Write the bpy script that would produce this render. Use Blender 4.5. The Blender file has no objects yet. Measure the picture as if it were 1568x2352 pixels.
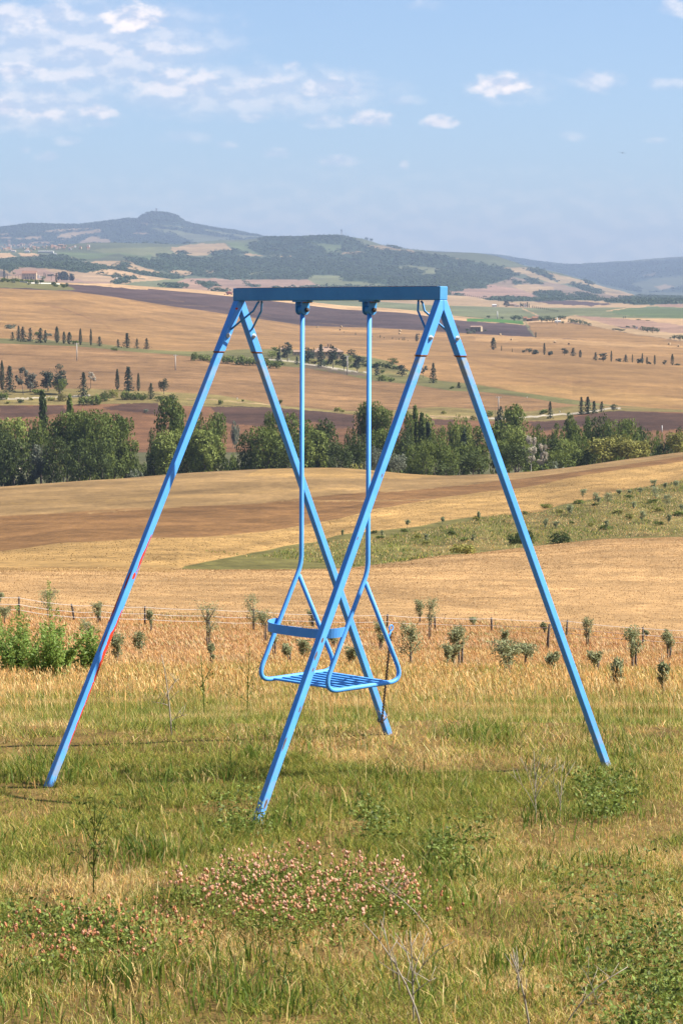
import bpy, bmesh, math, random
import numpy as np
from mathutils import Vector, Matrix, Quaternion

# ------------------------------------------------------------------ camera, world, sun, exposure
scene = bpy.context.scene
COL = scene.collection
EYE = 1.68                    # camera height above the ground under it
FV = 5801.0                   # focal length in units of the 1568 x 2352 picture grid
PITCH = 0.0750
cam = bpy.data.cameras.new("camera")
cam.sensor_fit = 'VERTICAL'
cam.sensor_height = 22.3
cam.lens = 22.3 * FV / 2352.0
cam.clip_start = 0.1
cam.clip_end = 60000
camo = bpy.data.objects.new("camera", cam)
camo.location = (0, 0, EYE)
camo.rotation_euler = (math.pi / 2 - PITCH, 0, 0)
COL.objects.link(camo)
scene.camera = camo

SUN_EL = math.radians(45.5)
SUN_AZ = math.radians(93.6)   # clockwise from the view direction (+Y)
sun = bpy.data.lights.new("sun", 'SUN')
sun.energy = 5.0
sun.angle = math.radians(0.53)
sun.color = (1.0, 0.955, 0.88)
suno = bpy.data.objects.new("sun", sun)
sd = Vector((math.sin(SUN_AZ) * math.cos(SUN_EL), math.cos(SUN_AZ) * math.cos(SUN_EL), math.sin(SUN_EL)))
suno.rotation_euler = sd.to_track_quat('Z', 'Y').to_euler()
suno.location = (40, 0, 60)
COL.objects.link(suno)

scene.view_settings.view_transform = 'Standard'
scene.view_settings.look = 'None'
scene.view_settings.exposure = 1.42
scene.view_settings.gamma = 1.0
scene.view_settings.use_curve_mapping = False
scene.render.engine = 'CYCLES'
scene.cycles.max_bounces = 8
scene.cycles.diffuse_bounces = 3
scene.cycles.transparent_max_bounces = 8
scene.cycles.volume_bounces = 0
scene.cycles.use_denoising = True

SKY_STRENGTH = 0.067
HAZE_DENSITY = 6.5e-5
HAZE_COLOR = (0.355, 0.44, 0.62)

# clouds: (x, y, half width, half height, opacity) on the picture grid, turned into sky directions below
CLOUDS = [(784,600,1900,230,.26),(200,110,400,135,.58),(560,210,400,72,.50),(60,240,270,75,.56),(1180,200,120,44,.25),(90,45,200,48,.62),(310,45,100,44,1.0),(200,100,180,30,.6),(330,115,170,36,.6),(60,165,110,30,.72),
 (170,175,100,22,.6),(400,185,150,46,.72),(600,195,120,40,.58),(740,205,120,36,.62),(470,225,150,28,.42),
 (20,250,90,33,.85),(100,260,90,22,.75),(230,258,58,26,.75),(240,285,60,12,.4),(670,152,28,16,.5),
 (590,270,50,14,.42),(750,278,60,20,.42),(850,272,58,25,.7),(1010,280,48,18,.75),(1150,195,85,31,.95),
 (1365,187,70,29,.52),(1530,192,60,17,.4),(1550,15,50,24,.6),(930,230,60,14,.25),(160,322,35,14,.32),
 (115,360,35,14,.38),(430,315,70,18,.25),(525,333,26,12,.38),(640,352,45,14,.38),(775,370,65,17,.45),
 (927,381,14,14,.38),(1305,313,35,14,.3),(1500,323,30,9,.28),(980,12,50,14,.22),(65,345,15,10,.3),(1390,394,20,4,.15)]

def build_world():
    w = bpy.data.worlds.new("World")
    scene.world = w
    w.use_nodes = True
    nt = w.node_tree
    nt.nodes.clear()
    N = nt.nodes.new
    L = nt.links.new
    out = N('ShaderNodeOutputWorld')
    bg = N('ShaderNodeBackground')
    bg.inputs['Strength'].default_value = SKY_STRENGTH
    sky = N('ShaderNodeTexSky')
    sky.sky_type = 'NISHITA'
    sky.sun_disc = False
    sky.sun_elevation = SUN_EL
    sky.sun_rotation = SUN_AZ
    sky.altitude = 300
    sky.air_density = 0.85
    sky.dust_density = 1.0
    sky.ozone_density = 4.0
    tc = N('ShaderNodeTexCoord')
    sep = N('ShaderNodeSeparateXYZ')
    L(tc.outputs['Generated'], sep.inputs[0])
    def m(op, a, b=None, c=None, clamp=False):
        n = N('ShaderNodeMath')
        n.operation = op
        n.use_clamp = clamp
        for i, v in enumerate((a, b, c)):
            if v is None: continue
            if isinstance(v, (int, float)): n.inputs[i].default_value = v
            else: L(v, n.inputs[i])
        return n.outputs[0]
    yy = m('MAXIMUM', sep.outputs[1], 0.02)
    gx = m('DIVIDE', sep.outputs[0], yy)
    gz = m('DIVIDE', sep.outputs[2], yy)
    comb = N('ShaderNodeCombineXYZ')
    L(gx, comb.inputs[0]); L(gz, comb.inputs[1])
    P = comb.outputs[0]
    nz = N('ShaderNodeTexNoise')
    nz.inputs['Scale'].default_value = 95
    nz.inputs['Detail'].default_value = 7
    nz.inputs['Roughness'].default_value = 0.62
    mp = N('ShaderNodeMapping')
    mp.inputs['Scale'].default_value = (1.0, 1.7, 1.0)
    L(P, mp.inputs[0]); L(mp.outputs[0], nz.inputs['Vector'])
    nn = m('MULTIPLY', m('SUBTRACT', nz.outputs[0], 0.5), 2.9)
    acc = None
    soft = m('MULTIPLY', nn, 0.42)
    for (cx, cy, a, b, op) in CLOUDS:
        ax = (cx - 784) / FV
        el = math.tan(math.atan((1176 - cy) / FV) - PITCH)
        sub = N('ShaderNodeVectorMath'); sub.operation = 'SUBTRACT'
        L(P, sub.inputs[0]); sub.inputs[1].default_value = (ax, el, 0)
        mul = N('ShaderNodeVectorMath'); mul.operation = 'MULTIPLY'
        L(sub.outputs[0], mul.inputs[0]); mul.inputs[1].default_value = (FV / a, FV / b, 0)
        dot = N('ShaderNodeVectorMath'); dot.operation = 'DOT_PRODUCT'
        L(mul.outputs[0], dot.inputs[0]); L(mul.outputs[0], dot.inputs[1])
        s = m('ADD', m('SUBTRACT', 0.95, dot.outputs['Value']), nn if op > .59 or (op < .59 and a < 190) else soft)
        mr = N('ShaderNodeMapRange'); mr.interpolation_type = 'SMOOTHSTEP'
        L(s, mr.inputs[0])
        mr.inputs[1].default_value = -0.2; mr.inputs[2].default_value = 1.15 if op > .59 else 1.3
        mr.inputs[3].default_value = 0.0; mr.inputs[4].default_value = op
        acc = mr.outputs[0] if acc is None else m('MAXIMUM', acc, mr.outputs[0])
    front = N('ShaderNodeMapRange'); L(sep.outputs[1], front.inputs[0])
    front.inputs[1].default_value = 0.3; front.inputs[2].default_value = 0.6
    mask = m('MULTIPLY', acc, front.outputs[0])
    mix = N('ShaderNodeMix'); mix.data_type = 'RGBA'
    L(mask, mix.inputs[0]); L(sky.outputs[0], mix.inputs[6])
    k = 0.47 / SKY_STRENGTH
    n2 = N('ShaderNodeTexNoise'); n2.inputs['Scale'].default_value = 60; n2.inputs['Detail'].default_value = 5
    L(mp.outputs[0], n2.inputs['Vector'])
    cs = N('ShaderNodeMix'); cs.data_type = 'RGBA'
    n2.inputs['Scale'].default_value = 95; n2.inputs['Detail'].default_value = 3; nz2 = N('ShaderNodeTexNoise'); nz2.inputs['Scale'].default_value = 95; nz2.inputs['Detail'].default_value = 3
    mp2 = N('ShaderNodeMapping'); mp2.inputs['Scale'].default_value = (1.0, 1.7, 1.0); mp2.inputs['Location'].default_value = (.0022, .0062, 0)
    L(P, mp2.inputs[0]); L(mp2.outputs[0], nz2.inputs['Vector'])
    ms = N('ShaderNodeMapRange'); L(m('SUBTRACT', n2.outputs[0], nz2.outputs[0]), ms.inputs[0]); ms.inputs[1].default_value = -.10; ms.inputs[2].default_value = .12
    L(ms.outputs[0], cs.inputs[0]); cs.inputs[6].default_value = (.66 * k, .69 * k, .80 * k, 1); cs.inputs[7].default_value = (1.08 * k, .98 * k, .93 * k, 1)
    L(cs.outputs[2], mix.inputs[7])
    L(mix.outputs[2], bg.inputs['Color'])
    L(bg.outputs[0], out.inputs['Surface'])
build_world()

# ------------------------------------------------------------------ small helpers
rng = np.random.default_rng(7)
random.seed(7)

def vray(x, y):
    """azimuth and tangent of elevation of picture grid points"""
    x = np.asarray(x, float); y = np.asarray(y, float)
    a = (x - 784) / FV; b = (1176 - y) / FV
    X = a; Y = np.cos(PITCH) + b * np.sin(PITCH); Z = -np.sin(PITCH) + b * np.cos(PITCH)
    return np.arctan2(X, Y), Z / np.hypot(X, Y)

def vproj(X, Y, Z):
    """world point (z above the camera eye) to picture grid"""
    d = Y * np.cos(PITCH) - Z * np.sin(PITCH); up = Y * np.sin(PITCH) + Z * np.cos(PITCH)
    d = np.where(d > 1e-3, d, 1e-3)
    return 784 + FV * X / d, 1176 - FV * up / d

def _hash(ix, iy, seed):
    h = (ix.astype(np.int64) * 374761393 + iy.astype(np.int64) * 668265263 + seed * 1442695041) & 0xffffffff
    h = ((h ^ (h >> 13)) * 1274126177) & 0xffffffff
    h = h ^ (h >> 16)
    return (h & 0xffffff) / float(0xffffff)

def vnoise(x, y, seed=0):
    ix = np.floor(x); iy = np.floor(y); fx = x - ix; fy = y - iy
    fx = fx * fx * (3 - 2 * fx); fy = fy * fy * (3 - 2 * fy)
    a = _hash(ix, iy, seed); b = _hash(ix + 1, iy, seed); c = _hash(ix, iy + 1, seed); d = _hash(ix + 1, iy + 1, seed)
    return (a * (1 - fx) + b * fx) * (1 - fy) + (c * (1 - fx) + d * fx) * fy

def fbm(x, y, seed=0, oct=4):
    s = 0; amp = 0.5; t = 0
    for o in range(oct):
        s = s + amp * vnoise(x, y, seed + o * 17); t += amp; amp *= .5; x = x * 2.03 + 11.3; y = y * 2.03 + 5.7
    return s / t

def make_mesh(name, verts, faces_idx, face_len, mats=(), smooth=False, attrs=None, mat_idx=None, uv=None):
    """mesh from flat numpy arrays"""
    me = bpy.data.meshes.new(name)
    verts = np.ascontiguousarray(verts, np.float32)
    faces_idx = np.ascontiguousarray(faces_idx, np.int32); face_len = np.ascontiguousarray(face_len, np.int32)
    me.vertices.add(len(verts)); me.vertices.foreach_set("co", verts.ravel())
    me.loops.add(len(faces_idx)); me.loops.foreach_set("vertex_index", faces_idx)
    me.polygons.add(len(face_len))
    st = np.zeros(len(face_len), np.int32); st[1:] = np.cumsum(face_len)[:-1]
    me.polygons.foreach_set("loop_start", st)
    if mat_idx is not None: me.polygons.foreach_set("material_index", np.ascontiguousarray(mat_idx, np.int32))
    me.polygons.foreach_set("use_smooth", np.full(len(face_len), bool(smooth)))
    for m in mats: me.materials.append(m)
    if attrs:
        for k, a in attrs.items():
            a = np.asarray(a, np.float32)
            if a.ndim == 1:
                at = me.attributes.new(k, 'FLOAT', 'POINT'); at.data.foreach_set("value", a)
            else:
                if a.shape[1] == 3: a = np.concatenate([a, np.ones((len(a), 1), np.float32)], 1)
                at = me.attributes.new(k, 'FLOAT_COLOR', 'POINT'); at.data.foreach_set("color", np.ascontiguousarray(a).ravel())
    if uv is not None:
        l = me.uv_layers.new(name="UVMap"); l.data.foreach_set("uv", np.ascontiguousarray(uv, np.float32).ravel())
    me.update(calc_edges=True)
    return me

def pack(verts, faces):
    idx = np.concatenate([np.asarray(f) for f in faces]); ln = np.array([len(f) for f in faces])
    return np.array(verts, float), idx, ln

class MB:
    """collects polygons, then becomes one mesh"""
    def __init__(s): s.v = []; s.f = []; s.n = 0; s.mi = []; s.uv = []
    def add(s, verts, faces, mi=0, uvs=None):
        b = s.n
        s.v.extend([tuple(map(float, p)) for p in verts]); s.n += len(verts)
        for i, f in enumerate(faces):
            s.f.append([b + k for k in f]); s.mi.append(mi)
            s.uv.extend(uvs[i] if uvs else [(0, 0)] * len(f))
    def box(s, c, size, ax=None, mi=0):
        ax = ax or (Vector((1,0,0)), Vector((0,1,0)), Vector((0,0,1)))
        c = Vector(c); h = [x / 2 for x in size]
        p = [c + ax[0]*h[0]*i + ax[1]*h[1]*j + ax[2]*h[2]*k for k in (-1,1) for j in (-1,1) for i in (-1,1)]
        s.add(p, [(0,2,3,1),(4,5,7,6),(0,1,5,4),(2,6,7,3),(0,4,6,2),(1,3,7,5)], mi)
    def tube(s, pts, r, n=8, cap=True, mi=0):
        pts = [Vector(p) for p in pts]
        r = r if hasattr(r, '__len__') else [r] * len(pts)
        rings = []; up = None
        for i, p in enumerate(pts):
            a = pts[max(i-1, 0)]; b = pts[min(i+1, len(pts)-1)]
            t = (b - a).normalized()
            if up is None:
                up = t.orthogonal().normalized()
            up = (up - t * up.dot(t)).normalized(); sd_ = t.cross(up)
            rings.append([p + (up * math.cos(q) + sd_ * math.sin(q)) * r[i] for q in [2*math.pi*k/n for k in range(n)]])
        vs = [q for ring in rings for q in ring]; fs = []
        for i in range(len(pts)-1):
            for k in range(n):
                fs.append((i*n+k, i*n+(k+1)%n, (i+1)*n+(k+1)%n, (i+1)*n+k))
        if cap:
            fs.append(tuple(range(n-1, -1, -1))); fs.append(tuple((len(pts)-1)*n + k for k in range(n)))
        s.add(vs, fs, mi)
    def mesh(s, name, mats, smooth=False, bevel=0.0, seg=2, uv=False, origin=None):
        me = bpy.data.meshes.new(name)
        v = np.array(s.v)
        if origin is not None: v = v - np.array(origin)
        me.from_pydata([tuple(p) for p in v], [], s.f)
        for m in mats: me.materials.append(m)
        me.polygons.foreach_set("material_index", s.mi)
        if uv:
            l = me.uv_layers.new(name="UVMap"); l.data.foreach_set("uv", np.array(s.uv, np.float32).ravel())
        if bevel > 0:
            bm = bmesh.new(); bm.from_mesh(me)
            bmesh.ops.bevel(bm, geom=[e for e in bm.edges if e.calc_face_angle(0) > 0.5], offset=bevel, segments=seg, affect='EDGES', profile=.5)
            bm.to_mesh(me); bm.free()
        me.polygons.foreach_set("use_smooth", [smooth] * len(me.polygons))
        me.update()
        return me

def obj(name, mesh, parent=None, loc=(0,0,0), rot=None, scale=None):
    o = bpy.data.objects.new(name, mesh)
    COL.objects.link(o)
    o.location = loc
    if rot is not None: o.rotation_euler = rot
    if scale is not None: o.scale = scale
    if parent is not None: o.parent = parent
    return o

def tag(o, label=None, cat=None, group=None, kind=None):
    if label: o["label"] = label
    if cat: o["category"] = cat
    if group: o["group"] = group
    if kind: o["kind"] = kind
    return o

def thing(name, label, cat, loc, group=None, rot=None, scale=None):
    return tag(obj(name, None, None, loc, rot, scale), label, cat, group)

# ------------------------------------------------------------------ materials
def new_mat(name):
    m = bpy.data.materials.new(name); m.use_nodes = True
    nt = m.node_tree; nt.nodes.clear()
    return m, nt, nt.nodes.new, nt.links.new

def leaf_mat(name, col_a, col_b, trans=0.28, attr='tone', rough=.75):
    m, nt, N, L = new_mat(name)
    out = N('ShaderNodeOutputMaterial')
    at = N('ShaderNodeAttribute'); at.attribute_name = attr
    oi = N('ShaderNodeObjectInfo')
    add = N('ShaderNodeMath'); add.operation = 'MULTIPLY_ADD'; L(oi.outputs['Random'], add.inputs[0]); add.inputs[1].default_value = .35; L(at.outputs['Fac'], add.inputs[2])
    mx = N('ShaderNodeMix'); mx.data_type = 'RGBA'
    L(add.outputs[0], mx.inputs[0]); mx.inputs[6].default_value = (*col_a, 1); mx.inputs[7].default_value = (*col_b, 1)
    d = N('ShaderNodeBsdfPrincipled'); L(mx.outputs[2], d.inputs['Base Color']); d.inputs['Roughness'].default_value = rough; d.inputs['Specular IOR Level'].default_value = .25
    t = N('ShaderNodeBsdfTranslucent')
    hs = N('ShaderNodeHueSaturation'); L(mx.outputs[2], hs.inputs['Color']); hs.inputs['Value'].default_value = 1.3; hs.inputs['Hue'].default_value = .49
    L(hs.outputs[0], t.inputs['Color'])
    ms = N('ShaderNodeMixShader'); ms.inputs[0].default_value = trans
    L(d.outputs[0], ms.inputs[1]); L(t.outputs[0], ms.inputs[2]); L(ms.outputs[0], out.inputs[0])
    return m

def plain_mat(name, col, rough=.7, noise=.25, scale=30, metal=0.0, col2=None):
    m, nt, N, L = new_mat(name)
    out = N('ShaderNodeOutputMaterial')
    b = N('ShaderNodeBsdfPrincipled'); b.inputs['Roughness'].default_value = rough; b.inputs['Metallic'].default_value = metal
    tc = N('ShaderNodeTexCoord'); nz = N('ShaderNodeTexNoise'); nz.inputs['Scale'].default_value = scale; nz.inputs['Detail'].default_value = 5
    L(tc.outputs['Object'], nz.inputs['Vector'])
    mx = N('ShaderNodeMix'); mx.data_type = 'RGBA'
    c2 = col2 or tuple(max(0, c * (1 - noise * 1.6)) for c in col)
    mx.inputs[6].default_value = (*c2, 1); mx.inputs[7].default_value = (*[c * (1 + noise * .4) for c in col], 1)
    mr = N('ShaderNodeMapRange'); mr.inputs[1].default_value = .3; mr.inputs[2].default_value = .7; L(nz.outputs[0], mr.inputs[0])
    L(mr.outputs[0], mx.inputs[0]); L(mx.outputs[2], b.inputs['Base Color']); L(b.outputs[0], out.inputs[0])
    return m

def blade_mat(name, trans=.3, attr='Col'):
    m, nt, N, L = new_mat(name)
    out = N('ShaderNodeOutputMaterial')
    at = N('ShaderNodeAttribute'); at.attribute_name = attr
    d = N('ShaderNodeBsdfPrincipled'); L(at.outputs['Color'], d.inputs['Base Color']); d.inputs['Roughness'].default_value = .6; d.inputs['Specular IOR Level'].default_value = .25
    t = N('ShaderNodeBsdfTranslucent'); L(at.outputs['Color'], t.inputs['Color'])
    ms = N('ShaderNodeMixShader'); ms.inputs[0].default_value = trans
    L(d.outputs[0], ms.inputs[1]); L(t.outputs[0], ms.inputs[2]); L(ms.outputs[0], out.inputs[0])
    return m
# ------------------------------------------------------------------ terrain: profile curves (picture x, picture y, distance in m)
# every curve is a line on the land; between two curves lies one field. 'z' curves give the height below the eye directly.
PAL = dict(
 soil=(0.128,0.081,0.025), dry=(0.259,0.126,0.035), wheat=(0.288,0.173,0.073), light=(0.242,0.146,0.051), bank=(0.096,0.083,0.024), grove=(0.107,0.084,0.025),
 stub=(0.134,0.069,0.025), stub2=(0.185,0.114,0.046), plough=(0.046,0.025,0.017), brown=(0.111,0.054,0.025), verge=(0.144,0.110,0.038), w2=(0.153,0.086,0.037), w3=(0.175,0.098,0.037),
 d4=(0.054,0.034,0.030), strip=(0.298,0.190,0.096), green=(0.097,0.101,0.046), green2=(0.072,0.091,0.036), pink=(0.202,0.123,0.082), forest=(0.020,0.036,0.018), forest2=(0.025,0.041,0.019),
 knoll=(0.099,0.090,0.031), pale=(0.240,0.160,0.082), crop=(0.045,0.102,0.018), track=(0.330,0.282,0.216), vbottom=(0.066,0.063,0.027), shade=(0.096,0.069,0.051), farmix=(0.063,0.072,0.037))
CV = []
def C(pts, strip, n, z=None):
    """strip = field lying between the previous curve and this one, n = rows"""
    CV.append((pts, strip, n, z))
for d, z in ((.25,-1.66),(3,-1.80),(6,-1.985),(9,-2.14),(11,-2.207),(13.7,-2.243)):
    C(d, 'soil', 10, z)
C([(0,1664,16)], 'soil', 14)
C([(0,1635,20)], 'soil', 14)
C([(0,1592,28)], 'soil', 16)
C([(0,1540,45)], 'dry', 20)
C([(0,1482,80)], 'dry', 26)
C([(-400,1390,130),(40,1414,130),(329,1434,130),(784,1443,130),(1129,1448,130),(1303,1462,130),(1479,1479,130),(1900,1502,130)], 'dry', 24)
C([(0,1398,145),(329,1416,145),(784,1426,145),(1129,1432,145),(1303,1445,145),(1568,1464,145)], 'dry', 14)
C([(0,1350,185),(500,1362,185),(900,1360,190),(1300,1335,215),(1568,1325,220)], 'wheat', 34)
C([(-400,1310,240),(0,1306,245),(325,1303,250),(410,1306,255),(500,1308,258),(650,1306,265),(809,1301,275),(1034,1273,300),(1229,1253,325),(1384,1236,335),(1568,1230,345),(2000,1220,355)], 'wheat', 34)
C([(-400,1304,255),(0,1300,258),(325,1298,262),(410,1304,266),(500,1311,275),(650,1311,285),(809,1304,298),(1034,1277,320),(1229,1258,345),(1384,1240,355),(1568,1234,368),(2000,1224,380)], 'bank', 6)
C([(-400,1290,275),(0,1287,280),(325,1294,272),(410,1301,272),(430,1300,280),(500,1287,300),(650,1257,330),(725,1247,345),(784,1227,358),(934,1212,380),(1084,1187,405),(1234,1178,425),(1284,1163,440),(1484,1128,480),(1568,1103,500),(2000,1040,540)], 'bank', 60)
C([(-400,1275,295),(0,1269,305),(150,1249,320),(300,1243,328),(450,1239,335),(600,1224,355),(784,1192,395),(859,1170,420),(984,1148,460),(1209,1118,505),(1334,1093,530),(1484,1070,560),(1568,1058,580),(2000,1008,610)], 'light', 34)
C([(-400,1200,390),(0,1190,400),(300,1172,415),(600,1158,430),(784,1135,470),(984,1118,510),(1209,1101,550),(1334,1080,570),(1568,1047,598),(2000,1004,625)], 'stub', 34)
C([(-400,1133,530),(0,1119,540),(200,1103,560),(370,1093,570),(500,1083,578),(600,1078,585),(700,1075,590),(784,1075,593),(834,1079,596),(934,1088,600),(1024,1094,600),(1134,1089,603),(1234,1080,608),(1334,1068,613),(1434,1053,618),(1568,1038,625),(2000,998,645)], 'stub2', 30)
C([(-400,1131,555),(0,1118,562),(200,1102,585),(370,1094,595),(784,1081,615),(1024,1100,620),(1234,1089,628),(1568,1050,648),(2000,1010,668)], 'stub2', 4)
C(690, 'vbottom', 10, -45.5)
C(800, 'vbottom', 8, -46.5)
C([(0,1040,880)], 'vbottom', 16)
C([(-400,935,1040),(0,933,1040),(250,928,1050),(325,927,1050),(500,933,1050),(600,938,1040),(784,949,1030),(1004,963,1010),(1209,970,1000),(1334,955,1020),(1434,947,1030),(1568,950,1030),(2000,955,1030)], 'brown', 60)
C([(-400,897,1110),(0,895,1110),(200,893,1110),(390,900,1100),(500,905,1095),(625,928,1070),(784,942,1050),(904,940,1060),(1009,932,1075),(1084,937,1065),(1214,945,1048),(1324,931,1065),(1434,935,1060),(1568,944,1042),(2000,950,1040)], 'verge', 26)
C([(-400,850,1300),(0,845,1310),(400,858,1270),(700,890,1190),(900,912,1130),(1050,922,1100),(1214,932,1070),(1324,928.5,1075),(1434,934,1065),(1568,943,1046),(2000,949,1044)], 'w2', 30)
C([(-400,787,1500),(0,790,1500),(175,796,1480),(327,810,1450),(403,815,1430),(483,825,1410),(587,835,1390),(700,846,1360),(784,860,1320),(849,873,1290),(884,878,1270),(959,885,1250),(1034,895,1220),(1109,900,1200),(1209,913,1160),(1284,925,1120),(1324,928,1090),(1434,933.5,1070),(1568,942.5,1050),(2000,948,1048)], 'w2', 34)
C([(-400,775,1560),(0,778,1560),(175,783,1545),(327,802,1500),(440,808,1500),(560,803,1560),(640,801,1600),(740,806,1600),(830,818,1540),(900,832,1480),(930,848,1420),(999,875,1300),(1094,885,1270),(1214,903,1210),(1284,914,1170),(1350,924,1130),(1434,932.5,1080),(1568,941.5,1060),(2000,947,1055)], 'knoll', 22)
C([(-400,715,1880),(0,722,1880),(300,742,1950),(525,765,2000),(700,782,2000),(900,800,1900),(1064,815,1750),(1219,835,1600),(1334,845,1520),(1568,865,1480),(2000,880,1480)], 'w3', 40)
C([(-400,650,2250),(0,662,2250),(165,668,2300),(300,689,2400),(400,704,2450),(525,721,2500),(700,748,2500),(834,753,2500),(984,760,2450),(1064,765,2400),(1219,774,2300),(1334,778,2250),(1568,794,2150),(2000,808,2150)], 'w3', 44)
C([(-400,640,2500),(0,643,2500),(120,649,2520),(165,652,2600),(250,655,2750),(350,664,2800),(525,680,2850),(784,711,2850),(934,719,2800),(1044,734,2750),(1199,748,2700),(1314,740,2800),(1568,757,2650),(2000,770,2650)], 'd4', 36)
C([(-400,640,2700),(0,644,2700),(120,650,2720),(165,651,2750),(240,651,2880),(400,662,2950),(530,673,3000),(784,700,3000),(884,706,2980),(984,716,2950),(1044,725,2900),(1199,739,2850),(1314,727,3000),(1369,730,3000),(1568,733,3000),(2000,745,3000)], 'strip', 12)
C([(-400,660,3300),(0,660,3300),(240,665,3300),(784,706,3400),(984,718,3200),(1199,733,3200),(1314,722,3300),(1568,722,3400),(2000,735,3400)], 'green', 6)
C([(-400,650,4400),(0,648,4400),(250,653,4400),(420,655,4400),(784,690,4400),(1000,700,4400),(1200,706,4400),(1568,706,4600),(2000,710,4600)], 'green', 26)
C([(-400,618,5200),(0,617,5200),(130,616,5200),(200,626,5200),(300,634,5200),(420,648,5200),(520,660,5400),(784,672,5600),(1000,678,5600),(1200,690,5600),(1568,692,5900),(2000,695,5900)], 'pale', 26)
C([(-400,610,5600),(0,608,5600),(150,606,5600),(300,622,5600),(420,640,5800),(560,644,6200),(784,650,6500),(1000,655,6500),(1100,668,6300),(1200,676,6500),(1568,687,7200),(2000,690,7200)], 'forest', 14)
C([(-400,590,6800),(0,585,6800),(300,586,7000),(600,595,8000),(784,598,8200),(1000,612,8200),(1209,640,8200),(1400,675,8200),(1568,685,8300),(2000,690,8300)], 'farmix', 40)
C([(-400,585,7600),(0,574,7600),(150,562,7800),(270,557,8500),(350,559,8800),(420,562,9000),(500,555,9600),(570,553,10000),(600,548,10000),(700,547.5,10000),(784,546,10000),(834,551,9900),(884,566,9800),(934,573,9700),(1004,581,9600),(1084,582.5,9500),(1134,588,9400),(1209,614,9200),(1284,629,9000),(1384,658,8800),(1459,676,8600),(1568,684,8600),(2000,690,8600)], 'farmix', 40)
C([(-400,592,8600),(0,582,8600),(150,570,9000),(350,568,10300),(570,575,11500),(784,572,11500),(1004,605,11200),(1134,615,11000),(1284,650,10500),(1459,688,10000),(1568,696,10000),(2000,700,10000)], 'forest', 6)
C([(-400,560,12500),(0,557,12500),(300,555,12800),(500,556,13200),(620,570,13500),(784,600,14500),(1000,610,15000),(1134,612,15000),(1284,640,14000),(1384,662,13000),(1568,678,12500),(2000,680,12500)], 'farmix', 14)
C([(-400,535,14500),(0,527,14500),(65,517,14600),(125,518,14800),(190,519,15000),(240,512,15000),(295,504,15000),(315,507,15000),(327,498,15000),(340,491.5,15000),(350,489.5,15000),(385,492,15000),(407,498,15000),(425,513,15000),(460,522,15100),(500,528,15200),(530,530.5,15300),(560,536,15400),(600,543,15500),(625,551,16000),(784,575,18000),(1000,580,19000),(1129,587,19000),(1224,600,19000),(1284,607,19000),(1324,609,19000),(1384,604.5,19000),(1434,603,19000),(1509,597,19000),(1568,593.5,19000),(1700,590,19000),(2000,585,19000)], 'farmix', 60)
C([(0,640,20300)], 'forest', 4)
C(20900, 'forest', 4, -60)

R2D = 180 / math.pi
core = np.arange(-9.3, 9.3001, 0.0198)
ext = 9.3 + np.cumsum(np.geomspace(.03, 14, 60)); ext = ext[ext < 178]
AZ = np.radians(np.concatenate([[-180], -ext[::-1], core, ext, [180]]))
NCOL = len(AZ)
KD = np.zeros((len(CV), NCOL)); KZ = np.zeros((len(CV), NCOL))
for k, (pts, strip, n, z) in enumerate(CV):
    if z is not None:
        KD[k] = pts; KZ[k] = z; continue
    xs = [p[0] for p in pts]
    if len(xs) == 1:
        sx = np.array([784.]); sy = np.array([pts[0][1]], float); sdist = np.array([pts[0][2]], float)
    else:
        sx = np.linspace(xs[0], xs[-1], 900)
        sy = np.interp(sx, xs, [p[1] for p in pts]); sdist = np.interp(sx, xs, [p[2] for p in pts])
        kk = np.exp(-.5 * (np.arange(-9, 10) / 3.2) ** 2); kk /= kk.sum()   # round the polyline corners
        if CV[k][0][0][2] < 12000:
            sy = np.convolve(np.pad(sy, 9, mode='edge'), kk, 'valid')
    a, t = vray(sx, sy)
    KD[k] = np.interp(AZ, a, sdist); KZ[k] = np.interp(AZ, a, t) * KD[k]
for k in range(1, len(CV)):
    KD[k] = np.maximum(KD[k], KD[k - 1] + 0.8)
# monotone cubic through the profile of every column
h = np.diff(KD, axis=0); dl = np.diff(KZ, axis=0) / h
mslope = np.zeros_like(KZ)
w1 = 2 * h[1:] + h[:-1]; w2 = h[1:] + 2 * h[:-1]
same = dl[:-1] * dl[1:] > 0
with np.errstate(divide='ignore', invalid='ignore'):
    hm = (w1 + w2) / (w1 / dl[:-1] + w2 / dl[1:])
mslope[1:-1] = np.where(same, hm, 0); mslope[0] = dl[0]; mslope[-1] = dl[-1]
rowsD = [KD[0]]; rowsZ = [KZ[0]]; rowS = [CV[0][1]]; rowF = [0.0]
for k in range(1, len(CV)):
    n = CV[k][2]
    for j in range(1, n + 1):
        t = j / n
        h00 = 2*t**3-3*t**2+1; h10 = t**3-2*t**2+t; h01 = -2*t**3+3*t**2; h11 = t**3-t**2
        rowsD.append(KD[k-1] + (KD[k]-KD[k-1])*t)
        rowsZ.append(h00*KZ[k-1]+h10*h[k-1]*mslope[k-1]+h01*KZ[k]+h11*h[k-1]*mslope[k])
        rowS.append(CV[k][1]); rowF.append(t)
TD = np.array(rowsD); TZ = np.array(rowsZ); NROW = len(TD)
SA, CA = np.sin(AZ)[None, :], np.cos(AZ)[None, :]
TX = TD * SA; TY = TD * CA
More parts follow.
